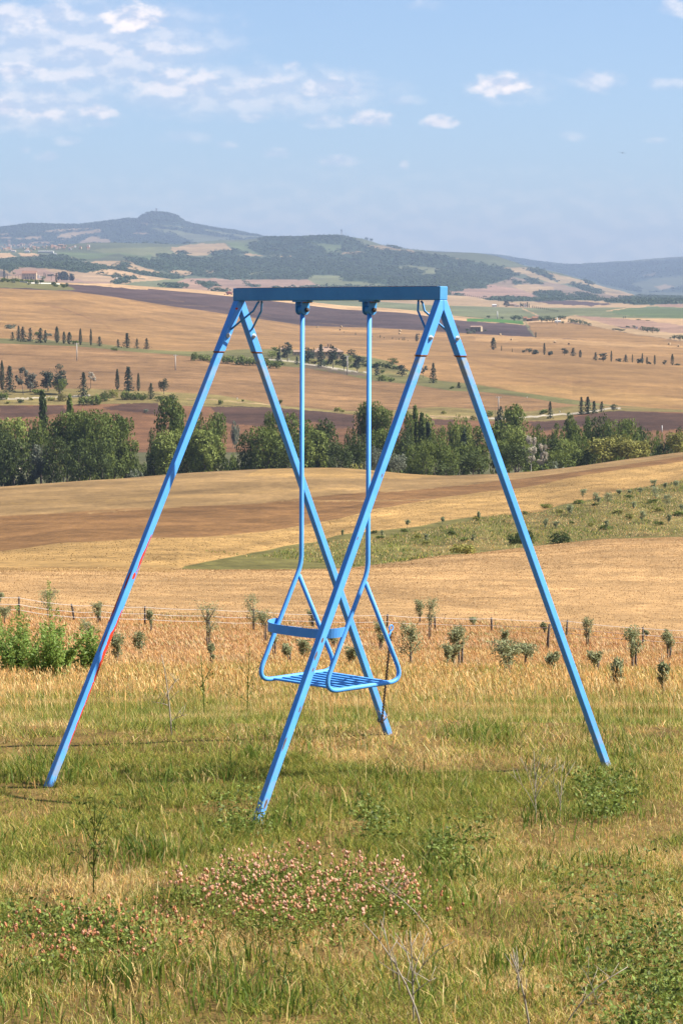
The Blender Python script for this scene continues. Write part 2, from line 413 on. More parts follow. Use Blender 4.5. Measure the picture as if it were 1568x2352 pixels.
# gentle relief on top of the profile
def relief(X, Y, D):
    r = 0
    for wl, amp, d0, d1, sd_ in ((.55,.02,2,60,1),(3.2,.03,4,200,2),(9,.10,40,700,3),(34,.35,150,1500,4),(120,1.0,600,5000,5),(420,7.,2600,26000,6),(160,3.2,4200,26000,8),(70,1.4,5500,26000,9),(240,9.,11500,26000,12),(90,4.,11500,26000,13)):
        w = np.clip((D - d0) / (d0 * .7 + 1), 0, 1) * np.clip((d1 * 1.3 - D) / (d1 * .3), 0, 1)
        r = r + amp * w * (fbm(X / wl + 31, Y / wl + 17, sd_, 3) - .5) * 2
    return r
TZ = TZ + relief(TX, TY, TD)

def ground(x, y):
    """height (relative to the eye) of the land at world x, y"""
    x = np.atleast_1d(np.asarray(x, float)); y = np.atleast_1d(np.asarray(y, float))
    az = np.arctan2(x, y); d = np.hypot(x, y)
    c = np.clip(np.searchsorted(AZ, az), 1, NCOL - 1)
    c = np.where(np.abs(AZ[c] - az) < np.abs(AZ[c - 1] - az), c, c - 1)
    out = np.empty(len(x)); o = np.argsort(c, kind='stable'); cs = c[o]
    b = np.flatnonzero(np.diff(cs)) + 1
    for seg in np.split(o, b):
        out[seg] = np.interp(d[seg], TD[:, c[seg[0]]], TZ[:, c[seg[0]]])
    return out

TT = TZ / TD
def hit(x, y, dmin=5.0):
    """first point of the land along the line of sight through picture point (x, y)"""
    a, t = vray(x, y); a = float(a); t = float(t)
    c = int(np.argmin(np.abs(AZ - a)))
    col = TT[:, c]; dd = TD[:, c]
    ok = np.flatnonzero((dd >= dmin) & (col >= t))
    if len(ok) == 0: i = NROW - 1
    else: i = ok[0]
    if i > 0 and col[i] > col[i-1] and len(ok):
        f = np.clip((t - col[i-1]) / (col[i] - col[i-1]), 0, 1); d = dd[i-1] + (dd[i] - dd[i-1]) * f
    else: d = dd[i]
    X, Y = d * math.sin(a), d * math.cos(a)
    return X, Y, float(ground(X, Y)[0]), d

def at_dist(x, d):
    a, t = vray(x, 950.0)
    X, Y = d * math.sin(float(a)), d * math.cos(float(a))
    return X, Y, float(ground(X, Y)[0]), d

# zoom frames used when measuring the photograph: (x0, y0, scale) in full-size pixels -> picture grid
ZF = dict(A=(0,1200,2.6133),B=(500,1280,2.6133),C=(1050,1320,2.6133),D=(1600,1320,2.2273),E=(820,1080,2.3059),F=(0,1050,2.6133),G=(1600,1020,2.2273),
          H=(0,650,3.136),I=(450,680,2.24),J=(1100,760,2.4123),K=(1650,820,2.3976),L=(0,1950,2.6133),M=(600,1950,2.6133),N=(1250,1950,2.8509),O=(1750,1950,2.8303),
          P=(1152,1150,1.3611),Q=(1152,1700,1.3611),V=(0,0,0.6805556),T=(1560,1060,11.2))
GS = 1568 / 2304
def zx(f, x): return (ZF[f][0] + x / ZF[f][2]) * GS
def zy(f, y): return (ZF[f][1] + y / ZF[f][2]) * GS
def zs(f, s): return s / ZF[f][2] * GS

# ---- albedo of the fields
VX, VY = vproj(TX, TY, TZ)
TC = np.zeros((NROW, NCOL, 3))
for i in range(NROW): TC[i] = PAL[rowS[i]]
JX = VX + (fbm(VX / 14., VY / 7., 71, 3) - .5) * 9; JY = VY + (fbm(VX / 14., VY / 7., 73, 3) - .5) * 4
def inpoly(X, Y, poly):
    P = np.array(poly, float); ins = np.zeros(X.shape, bool); j = len(P) - 1
    for i in range(len(P)):
        xi, yi = P[i]; xj, yj = P[j]
        c = (yi > Y) != (yj > Y)
        with np.errstate(divide='ignore', invalid='ignore'):
            ins ^= c & (X < (xj - xi) * (Y - yi) / (yj - yi + 1e-12) + xi)
        j = i
    return ins
def paint(frame, pts, col, dmin, dmax, jit=True, mix=1.0):
    poly = [(zx(frame, p[0]), zy(frame, p[1])) for p in pts]
    X, Y = (JX, JY) if jit else (VX, VY)
    xs = [p[0] for p in poly]; ys = [p[1] for p in poly]
    sel = (X > min(xs)) & (X < max(xs)) & (Y > min(ys)) & (Y < max(ys)) & (TD > dmin) & (TD < dmax)
    ii = np.flatnonzero(sel.ravel())
    m = inpoly(X.ravel()[ii], Y.ravel()[ii], poly)
    ii = ii[m]
    T = TC.reshape(-1, 3); T[ii] = T[ii] * (1 - mix) + np.array(PAL[col]) * mix
def line(frame, pts, w, col, dmin, dmax, mix=1.0):
    """a track or furrow: a band of half width w (frame units) along the points"""
    up = [(x, y - w) for x, y in pts]; dn = [(x, y + w) for x, y in reversed(pts)]
    paint(frame, up + dn, col, dmin, dmax, True, mix)

# near wheat: dull unmown margin by the fence ; olive grove slope on the right
paint('Q', [(60,290),(300,262),(420,245),(500,232),(640,222),(760,205),(830,190),(900,190),(1200,158),(1600,146),(1600,-120),(1450,-85),(1284,-60),(1100,0),(900,40),(700,55),(420,115),(200,150),(60,170)], 'grove', 255, 640)
paint('Q', [(60,290),(100,215),(180,180),(260,175),(340,205),(420,240),(300,265)], 'bank', 255, 460)
paint('Q', [(500,235),(540,190),(600,180),(640,222)], 'bank', 255, 460)
paint('Q', [(150,180),(240,150),(520,120),(700,90),(760,110),(600,160),(420,195),(300,190)], 'bank', 255, 520, True, .6)
paint('Q', [(740,170),(800,120),(880,130),(880,190),(760,205)], 'bank', 255, 460)
paint('V', [(-400,1316),(395,1314),(425,1302),(412,1297),(300,1280),(-400,1276)], 'light', 235, 300)
# brown field beyond the crest: pale upper streaks
paint('V', [(0,1132*1),(300,1118),(600,1100),(784,1100),(934,1104),(1050,1110),(1134,1108),(900,1130),(600,1120),(300,1140),(0,1150)], 'stub2', 300, 640)
line('V', [(0,1158),(200,1152),(400,1142),(600,1130),(784,1122),(900,1122)], 2.0, 'light', 300, 640, .5)
line('V', [(200,1178),(400,1165),(620,1150),(900,1150),(1000,1146)], 1.2, 'stub2', 300, 640, .8)
paint('V', [(600,1078),(700,1074),(784,1074),(834,1078),(934,1087),(1024,1093),(934,1100),(800,1097),(640,1095),(560,1092)], 'light', 400, 640, True, .85)
# ploughed land behind the wood
paint('A', [(0,440),(250,445),(560,440),(600,500),(300,540),(0,560)], 'plough', 700, 1090, True, .8)
paint('A', [(900,460),(1080,425),(1400,415),(1440,520),(1330,515),(1180,500),(1000,480)], 'plough', 700, 1090, True, .85)
paint('B', [(560,240),(800,240),(1100,245),(1568,290),(1568,345),(1300,400),(1000,420),(700,390),(600,330)], 'plough', 700, 1090, True, .9)
paint('C', [(-10,170),(200,190),(380,215),(380,330),(200,330),(-10,260)], 'plough', 700, 1090, True, .9)
paint('C', [(1050,250),(1250,250),(1250,300),(1050,290)], 'plough', 700, 1090, True, .8)
paint('D', [(390,235),(700,200),(960,160),(1100,150),(1568,170),(1700,175),(1700,270),(1568,290),(1280,300),(900,260),(500,300)], 'plough', 700, 1090, True, .9)
# road along the verge
line('A', [(0,380),(150,382),(330,372),(480,365),(680,358),(800,352)], 6, 'track', 900, 1200, .8)
line('B', [(340,172),(560,180),(880,208),(1200,235)], 4, 'pale', 900, 1200, .7)
line('C', [(940,225),(1100,225),(1300,228),(1460,222)], 9, 'pale', 900, 1200, .7)
line('D', [(100,205),(260,203),(420,192),(560,182),(700,172),(860,155),(1000,132),(1100,130)], 6, 'track', 900, 1200, .85)
paint('D', [(390,225),(410,200),(700,185),(690,215),(540,225)], 'verge', 900, 1200, True, .8)
# farm road and pale yard below the farmhouse among the pines
line('E', [(200,303),(340,318),(480,340),(620,362),(760,385),(900,402),(1000,412)], 5, 'track', 1150, 1700, .9)
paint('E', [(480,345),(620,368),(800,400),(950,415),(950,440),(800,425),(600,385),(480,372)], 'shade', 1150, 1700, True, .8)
paint('E', [(860,380),(1000,378),(1280,405),(1270,440),(1150,420),(1000,410),(880,400)], 'verge', 1150, 1700, True, .9)
# upper wheat: gullies and swaths
for gl in ([(430,-60),(560,-20),(700,30),(800,75),(930,120),(1000,185),(1100,215),(1200,260)], [(560,-25),(680,20),(830,80),(1000,90),(1130,70),(1250,60)], [(300,-70),(520,-30),(640,0)]):
    line('F', gl, 3.5, 'brown', 1500, 2600, .55)
line('F', [(0,90),(200,115),(420,165),(500,175)], 3, 'light', 1500, 2600, .6)
line('F', [(0,150),(150,165),(300,230),(700,290)], 4, 'pale', 1500, 2600, .6)
for yy in range(-120, 240, 34):
    line('F', [(850,yy),(1100,yy+12),(1400,yy+22),(1900,yy+50),(2400,yy+85)], 2.2, 'light', 1560, 2600, .22)
for yy in (20, 60, 110, 150, 205):
    line('E', [(560,yy),(800,yy+20),(1200,yy+55),(1600,yy+95)], 2., 'light', 1560, 2600, .22)
line('G', [(590,275),(740,277),(850,287),(1050,301)], 4.5, 'plough', 1600, 2700, .85)
line('P', [(600,90),(760,130),(830,150),(1000,190),(1150,188)], 3, 'brown', 1200, 2300, .35)
paint('P', [(640,205),(860,205),(1130,212),(1300,235),(1600,270),(1600,300),(1250,285),(1000,262),(800,235)], 'light', 1100, 1700, True, .35)
paint('G', [(0,255),(200,250),(440,262),(800,285),(1568,310),(1568,345),(1000,330),(500,300),(0,285)], 'wheat', 1500, 2500, True, .5)
# knoll on the left with the farmhouse
paint('H', [(-10,1005),(300,1010),(560,1035),(800,1030),(740,1000),(600,950),(520,915),(0,905),(-10,905)], 'knoll', 2200, 2700)
paint('H', [(520,930),(800,950),(1100,975),(1568,1010),(1568,1030),(1100,990),(760,972),(560,955)], 'strip', 2200, 3300)
# dark ploughed band: paler scars
for sc in ([(740,540),(860,535),(900,560),(760,565)], [(480,500),(640,520),(820,545),(640,530)]):
    pass
paint('G', [(0,150),(200,155),(360,172),(385,205),(440,262),(300,245),(100,232),(0,222)], 'd4', 2300, 3300)
paint('G', [(-60,122),(0,122),(160,126),(300,136),(360,143),(372,168),(290,160),(160,150),(-60,143)], 'crop', 2300, 3400, False)
line('G', [(372,148),(395,180),(425,225),(452,262)], 12, 'green', 2200, 3400, .8)
line('G', [(385,150),(405,180),(432,225),(450,255)], 3, 'pale', 2200, 3400, .8)
paint('G', [(395,150),(560,150),(720,158),(900,180),(1060,215),(1300,255),(1500,285),(1600,300),(1600,330),(1100,305),(850,287),(700,275),(480,275),(455,258),(430,210)], 'w3', 2100, 3400)
paint('G', [(690,105),(760,98),(900,140),(1100,190),(1300,215),(1568,235),(1600,250),(1600,300),(1450,275),(1200,240),(1000,200),(880,175),(720,150)], 'pale', 2100, 4200)
paint('G', [(760,98),(900,110),(1100,122),(1300,140),(1600,180),(1600,240),(1400,222),(1200,200),(1060,180),(900,140)], 'pink', 2100, 4600)
# middle distance plain and hills on the right
paint('K', [(950,548),(1100,528),(1280,512),(1600,525),(1600,610),(1300,600),(1050,580)], 'green2', 3000, 6500)
line('K', [(945,550),(1020,540),(1120,525),(1260,514)], 3, 'strip', 3000, 6500)
line('K', [(265,530),(310,550),(390,588)], 4, 'strip', 3000, 6500)
paint('K', [(1320,505),(1460,485),(1600,475),(1600,515),(1440,520)], 'pink', 4000, 8000)
paint('K', [(330,470),(420,455),(620,462),(960,490),(990,500),(800,510),(600,500),(420,485)], 'd4', 3500, 8000)
paint('J', [(1000,535),(1130,510),(1310,515),(1270,475),(1568,520),(1700,560),(1700,590),(1500,590),(1250,590),(1000,560)], 'pink', 3500, 8500)
paint('K', [(-80,335),(120,350),(420,430),(400,450),(200,445),(0,450),(-80,450)], 'pink', 3500, 8500)
paint('K', [(20,335),(170,270),(260,290),(360,310),(560,330),(900,400),(1200,415),(1060,450),(860,470),(560,400),(420,400),(330,410),(200,370)], 'pink', 5000, 11000, True, .6)
paint('K', [(90,200),(300,195),(500,245),(700,290),(900,345),(1210,415),(1050,445),(900,400),(700,330),(500,330),(300,260),(150,225)], 'pale', 5000, 11500, True, .7)
paint('K', [(180,345),(330,330),(520,360),(500,395),(420,390),(330,410)], 'pale', 5000, 11000, True, .8)
for f in ([(340,410),(440,395),(560,400),(640,440),(600,470),(420,450)], [(650,335),(700,325),(900,385),(915,415),(830,410)], [(690,410),(760,410),(920,460),(860,475),(740,440)], [(300,215),(420,215),(540,295),(500,300),(400,255)], [(170,315),(260,310),(275,335),(200,340)], [(920,450),(1100,470),(1300,440),(1600,440),(1600,495),(1200,500),(950,480)], [(760,310),(800,310),(840,345)], [(530,300),(560,305),(555,325)], [(-80,450),(200,440),(330,450),(500,470),(300,475),(0,465)], [(270,285),(380,300),(430,340),(330,330)]):
    paint('K', f, 'forest', 3500, 11500)
# wooded ridge in the middle
paint('J', [(-200,60),(0,95),(120,100),(230,110),(330,180),(430,170),(560,180),(740,230),(860,240),(1100,280),(1420,340),(1568,400),(1480,440),(1340,480),(1280,475),(1310,515),(1130,520),(1110,540),(1000,535),(850,495),(600,490),(350,475),(150,455),(-200,450),(-500,430)], 'forest2', 5400, 11200)
paint('J', [(570,340),(680,325),(800,340),(940,352),(900,380),(870,412),(780,405),(790,375),(700,355),(620,360)], 'green', 5400, 11200, False)
paint('J', [(-200,455),(0,448),(150,455),(300,460),(400,475),(560,490),(300,495),(-200,490)], 'green', 4300, 11200, False)
paint('J', [(95,222),(200,215),(330,218),(230,235),(120,235)], 'pale', 5400, 11200)
paint('J', [(330,165),(450,165),(560,190),(700,205),(740,230),(620,210),(460,195),(340,185)], 'pale', 5400, 11200, True, .6)
paint('J', [(0,410),(100,410),(165,435),(100,445),(0,430)], 'green2', 5400, 11200)
paint('J', [(980,265),(1120,280),(1160,290),(1050,280)], 'pale', 5400, 11200, True, .7)
paint('I', [(870,330),(960,290),(1020,270),(1200,275),(1400,265),(1568,265),(1568,340),(1440,350),(1450,370),(1300,400),(1000,405),(900,390)], 'forest', 5400, 11200)
paint('I', [(1300,305),(1568,330),(1568,390),(1440,385),(1450,350)], 'green2', 5400, 11200)
paint('I', [(690,310),(870,310),(880,360),(980,410),(850,395),(760,350)], 'green2', 5400, 11200)
paint('I', [(290,345),(480,320),(680,315),(760,365),(620,390),(560,410),(330,400),(290,370)], 'pale', 5400, 11200, True, .85)
paint('I', [(830,385),(980,410),(850,415)], 'pale', 5400, 11200)
paint('I', [(1100,418),(1200,410),(1200,422),(1110,425)], 'strip', 5400, 11200)
paint('I', [(0,350),(280,345),(290,390),(450,405),(380,425),(0,410)], 'green', 5400, 11200)
for f in ([(570,400),(640,370),(720,375),(770,360),(860,390),(740,415),(640,430)], [(325,395),(370,370),(430,395),(360,405)], [(-40,430),(100,455),(300,400),(500,430),(700,420),(1100,420),(1568,395),(1568,560),(1300,590),(700,590),(450,560),(350,575),(150,500),(-40,470)], [(180,410),(240,390),(300,425),(220,440)]):
    paint('I', f, 'forest2', 5200, 11200)
paint('I', [(260,522),(340,518),(465,540),(400,562),(340,560)], 'pale', 5000, 11200)
paint('I', [(545,520),(610,520),(620,540),(560,540)], 'pale', 5000, 11200, True, .6); paint('I', [(860,545),(1030,528),(1030,540),(900,552)], 'green', 5000, 11200)
paint('I', [(280,615),(400,585),(520,578),(780,592),(1000,590),(1320,592),(1450,640),(1000,660),(760,690),(560,690),(380,665)], 'pink', 4000, 8000, True, .9)
for f in ([(490,615),(600,615),(612,650),(560,660)], [(830,605),(950,645),(880,645)], [(580,670),(740,685),(640,695)], [(220,620),(280,615),(385,655),(260,655)]):
    paint('I', f, 'forest', 4000, 8000)
paint('I', [(-100,640),(0,610),(250,590),(420,575),(300,620),(240,640)], 'green', 4000, 8000)
paint('I', [(1340,555),(1568,560),(1568,640),(1420,640),(1320,595)], 'green', 4000, 8000)
# pale fields and woods on the left below the hill town
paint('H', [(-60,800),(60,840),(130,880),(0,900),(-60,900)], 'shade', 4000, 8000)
paint('H', [(120,850),(190,800),(320,795),(480,805),(600,812),(900,845),(1300,900),(1200,950),(1090,965),(700,950),(400,930),(150,880)], 'pink', 3400, 8000)
paint('H', [(480,806),(640,815),(900,845),(1300,900),(1200,945),(900,940),(700,890),(560,850)], 'pale', 3400, 8000, True, .8)
paint('H', [(935,838),(1100,812),(1200,810),(1400,850),(1568,895),(1568,915),(1300,890),(1050,850)], 'strip', 3400, 8000)
paint('H', [(860,740),(1000,728),(1250,722),(1370,715),(1420,760),(1568,810),(1700,840),(1700,860),(1400,840),(1240,810),(1130,780),(960,760)], 'pale', 4000, 8000)
paint('H', [(1340,925),(1500,930),(1400,955),(1330,955)], 'pale', 3400, 8000)
for f in ([(-60,730),(100,700),(200,690),(400,680),(560,665),(760,690),(860,720),(840,745),(960,760),(1160,790),(1130,805),(960,835),(900,850),(640,815),(500,800),(320,790),(180,795),(110,850),(60,820),(-60,790)],
          [(1230,800),(1290,740),(1345,745),(1340,800),(1390,850),(1300,830)], [(1380,690),(1470,665),(1600,720),(1700,760),(1700,830),(1568,805),(1420,750)], [(1200,955),(1280,910),(1340,910),(1330,955),(1260,970)],
          [(950,850),(1100,865),(1300,885),(1420,905),(1568,915),(1400,920),(1200,890)]):
    paint('H', f, 'forest', 3400, 8500)
for f in ([(-60,640),(100,635),(190,690),(60,700),(-60,705)], [(190,640),(340,645),(450,660),(400,680),(230,685)], [(750,688),(850,690),(840,712),(780,710)]):
    paint('H', f, 'strip', 4000, 9500)
paint('H', [(560,620),(900,640),(1200,640),(1600,640),(1600,720),(1380,690),(1250,640),(1100,690),(900,710),(740,680)], 'green2', 4000, 9500)
paint('H', [(960,610),(1200,590),(1600,580),(1700,640),(1500,670),(1280,640),(1100,640)], 'green', 4000, 9500)
paint('H', [(-60,560),(200,560),(640,540),(1200,530),(1240,560),(900,600),(560,640),(200,640),(-60,640)], 'farmix', 4000, 10000)
# far ridge with the tower
paint('V', [(-50,560),(-50,520),(65,512),(240,506),(300,498),(350,484),(410,492),(440,515),(530,528),(625,548),(625,565),(300,570)], 'forest', 11800, 17000)
for f in ([(430,405),(600,390),(860,378),(1000,378),(930,395),(700,410),(520,425)], [(650,440),(720,425),(900,410),(1060,385),(1070,420),(950,440),(800,465),(700,510),(665,500),(690,475),(560,490)], [(810,545),(900,495),(980,458),(1060,465),(1060,490),(1170,495),(1160,525),(900,550)], [(150,490),(300,470),(440,455),(460,500),(250,500)], [(-40,490),(100,468),(140,482),(-40,500)], [(240,548),(400,520),(580,515),(480,545)], [(-40,440),(90,432),(90,455),(-40,470)], [(1390,420),(1568,425),(1568,440),(1450,445)], [(1450,300),(1568,330),(1568,350)]):
    paint('H', f, 'pale', 11800, 17000, True, .75)
for f in ([(60,160),(250,180),(480,200),(460,205),(250,190)], [(140,200),(300,215),(520,250),(700,270),(760,290),(500,320),(420,300),(300,240),(150,225)], [(520,205),(780,250),(990,268),(840,285),(760,260),(560,230)]):
    paint('I', f, 'green', 11800, 17500, True, .8)
# far blue ridge on the right
paint('K', [(-300,60),(50,90),(300,130),(560,170),(700,180),(900,160),(1200,150),(1700,110),(1700,400),(1200,400),(900,330),(600,250),(300,180),(0,140)], 'forest', 12500, 22000)
paint('K', [(1150,330),(1300,290),(1600,260),(1600,330),(1450,380),(1250,400)], 'farmix', 11800, 20000)
paint('K', [(1320,350),(1420,335),(1500,355),(1400,380)], 'pale', 11800, 20000, True, .7)
paint('K', [(1230,260),(1350,240),(1330,262)], 'pale', 11800, 20000, True, .4)

# natural unevenness of growth
LD = np.log(np.maximum(TD, 1))
gr = fbm(AZ[None, :] * 45 + 0 * TD, LD * 26, 101, 4)
gr2 = fbm(AZ[None, :] * 170 + 0 * TD, LD * 70, 107, 3)
# swaths follow the lie of the land
sw = fbm(AZ[None, :] * 18 + 0 * TD, (VY + 12 * fbm(VX / 160, VY / 90, 5, 2)) / 3.4, 113, 3)
TC *= (.78 + .44 * gr)[..., None] * (.86 + .28 * gr2)[..., None] * (.74 + .52 * sw)[..., None]

# mown swaths and drill lines run along the contours
RI = np.arange(NROW)[:, None] + 0 * TD
lines = vnoise(RI * .62 + 2.5 * fbm(AZ[None, :] * 22 + 0 * TD, RI * .02, 121, 2), AZ[None, :] * 14 + 0 * TD, 123)
lines2 = vnoise(RI * .21 + 1.5 * fbm(AZ[None, :] * 12 + 0 * TD, RI * .01, 125, 2), AZ[None, :] * 5 + 0 * TD, 127)
wl_ = (np.clip((TD - 262) / 40, 0, 1) * np.clip((3200 - TD) / 600, 0, 1))
TC *= (1 + wl_ * ((lines - .5) * .34 + (lines2 - .5) * .26))[..., None]

def build_land():
    V = np.stack([TX, TY, TZ + EYE], -1).reshape(-1, 3)
    i = np.arange(NROW - 1)[:, None] * NCOL + np.arange(NCOL - 1)[None, :]
    F = np.stack([i, i + 1, i + NCOL + 1, i + NCOL], -1).reshape(-1, 4)
    m, nt, N, L = new_mat("land")
    out = N('ShaderNodeOutputMaterial'); b = N('ShaderNodeBsdfPrincipled'); b.inputs['Roughness'].default_value = .9; b.inputs['Specular IOR Level'].default_value = .1
    at = N('ShaderNodeAttribute'); at.attribute_name = 'Col'
    geo = N('ShaderNodeNewGeometry')
    prev = None
    for sc, amp in ((9.0, .30), (1.1, .30), (.16, .24), (.03, .16)):
        nz = N('ShaderNodeTexNoise'); nz.inputs['Scale'].default_value = sc; nz.inputs['Detail'].default_value = 4; nz.inputs['Roughness'].default_value = .65
        L(geo.outputs['Position'], nz.inputs['Vector'])
        mr = N('ShaderNodeMapRange'); mr.inputs[1].default_value = .28; mr.inputs[2].default_value = .72; mr.inputs[3].default_value = 1 - amp; mr.inputs[4].default_value = 1 + amp
        mr.clamp = True
        L(nz.outputs[0], mr.inputs[0])
        if prev is None: prev = mr.outputs[0]
        else:
            mm = N('ShaderNodeMath'); mm.operation = 'MULTIPLY'; L(prev, mm.inputs[0]); L(mr.outputs[0], mm.inputs[1]); prev = mm.outputs[0]
    vm = N('ShaderNodeVectorMath'); vm.operation = 'SCALE'; L(at.outputs['Color'], vm.inputs[0]); L(prev, vm.inputs['Scale'])
    L(vm.outputs[0], b.inputs['Base Color'])
    nb = N('ShaderNodeTexNoise'); nb.inputs['Scale'].default_value = .9; nb.inputs['Detail'].default_value = 6; nb.inputs['Roughness'].default_value = .75
    L(geo.outputs['Position'], nb.inputs['Vector'])
    bp = N('ShaderNodeBump'); bp.inputs['Strength'].default_value = .35; bp.inputs['Distance'].default_value = .5
    L(nb.outputs[0], bp.inputs['Height']); L(bp.outputs[0], b.inputs['Normal'])
    L(b.outputs[0], out.inputs[0])
    me = make_mesh("land", V, F.ravel(), np.full(len(F), 4), [m], True, {'Col': TC.reshape(-1, 3)})
    o = obj("ground", me)
    tag(o, "rolling farmland of dry wheat, stubble and ploughed fields with wooded hills", "ground", kind="structure")
build_land()

def build_haze():
    zb = float(TZ.min()) + EYE - 1.0; zt = float(TZ.max()) + EYE + 90
    me = MB(); me.box((0, 0, (zb + zt) / 2), (42400, 42400, zt - zb))
    m, nt, N, L = new_mat("haze")
    out = N('ShaderNodeOutputMaterial'); v = N('ShaderNodeVolumePrincipled')
    v.inputs['Color'].default_value = (*HAZE_COLOR, 1); v.inputs['Density'].default_value = HAZE_DENSITY; v.inputs['Anisotropy'].default_value = 0.0
    L(v.outputs[0], out.inputs['Volume'])
    o = obj("haze", me.mesh("haze", [m])); tag(o, "pale blue summer haze over the whole valley", "haze", kind="stuff")
build_haze()
# ------------------------------------------------------------------ trees: prototypes (height 1), copied with shared meshes
M_BARK = plain_mat("bark", (.13, .10, .075), .9, .4, 18)
M_PALEBARK = plain_mat("pale_bark", (.50, .46, .40), .85, .3, 22)
M_STAKE = plain_mat("stake_wood", (.075, .06, .052), .9, .4, 40)
LEAF = dict(
 mid=leaf_mat("leaf_mid", (.040, .060, .008), (.130, .160, .028)),
 light=leaf_mat("leaf_light", (.075, .10, .018), (.185, .215, .045)),
 dark=leaf_mat("leaf_dark", (.022, .036, .008), (.070, .092, .018)),
 grey=leaf_mat("leaf_grey", (.085, .095, .062), (.16, .175, .115)),
 olive=leaf_mat("leaf_olive", (.115, .135, .050), (.29, .305, .16), .30),
 yellow=leaf_mat("leaf_yellow", (.085, .085, .022), (.21, .18, .045)),
 bronze=leaf_mat("leaf_bronze", (.10, .102, .02), (.25, .235, .05)),
 cyp=leaf_mat("leaf_cypress", (.012, .022, .010), (.034, .050, .018), .12),
 con=leaf_mat("leaf_conifer", (.015, .026, .016), (.045, .062, .034), .12),
 gcon=leaf_mat("leaf_grey_conifer", (.055, .060, .042), (.12, .12, .085), .15),
 twig=leaf_mat("dry_twig", (.27, .22, .16), (.46, .40, .30), .1),
 weed=leaf_mat("leaf_weed", (.075, .135, .022), (.20, .29, .06), .40, rough=.5),
 blue=leaf_mat("leaf_far", (.034, .056, .022), (.060, .088, .032), .25))

def leaf_cards(P, nrm, size, r, aspect=.62, bend=True):
    """leaf clumps: one 4-sided card per point, facing roughly along nrm"""
    n = len(P)
    q = r.normal(size=(n, 3)); t = np.cross(nrm, q); t /= np.linalg.norm(t, axis=1)[:, None] + 1e-9
    b = np.cross(nrm, t); size = np.asarray(size)[:, None] if np.ndim(size) else size
    a = t * size; c = b * size * aspect; k = nrm * size * .28
    V = np.stack([P - a, P - c * .9 + k * .5, P + a, P + c + k * .2], 1).reshape(-1, 3)
    return V, np.arange(4 * n), np.full(n, 4)

def tree_trunk(r, kind, h0=.0, h1=.5, rad=.022, limbs=6, spread=.22, lean=.03, lmin=.3, seg=7):
    m = MB()
    pts = []; n = 6
    lx, ly = r.normal(0, lean, 2)
    for i in range(n):
        t = i / (n - 1); pts.append((lx*t*t + r.normal(0, .006), ly*t*t + r.normal(0, .006), -.02 + (h1 + .02) * t))
    m.tube(pts, [rad * (1.25 - .9 * i / (n - 1)) for i in range(n)], seg)
    for k in range(limbs):
        t = lmin + (1 - lmin) * r.random(); i = min(int(t * (n - 1)), n - 2); p = Vector(pts[i]).lerp(Vector(pts[i+1]), t*(n-1) - i)
        a = 2*math.pi*(k/limbs + r.random()*.2); L = spread * (.7 + .6*r.random())
        d = Vector((math.cos(a), math.sin(a), .7 + .6*r.random()))
        q = p + d * L * .5; e = q + Vector((d.x*.6, d.y*.6, d.z*1.1)) * L * .5
        m.tube([p, q, e], [rad*.5, rad*.32, rad*.12], 5)
        if kind == 'bare':
            for _ in range(4):
                d2 = Vector((d.x + r.normal(0, .5), d.y + r.normal(0, .5), .5 + r.random())) * L*.45
                s = p.lerp(e, .4 + .6*r.random()); m.tube([s, s + d2*.5, s + d2 + Vector((0, 0, .03))], [rad*.22, rad*.15, rad*.06], 4)
    return m

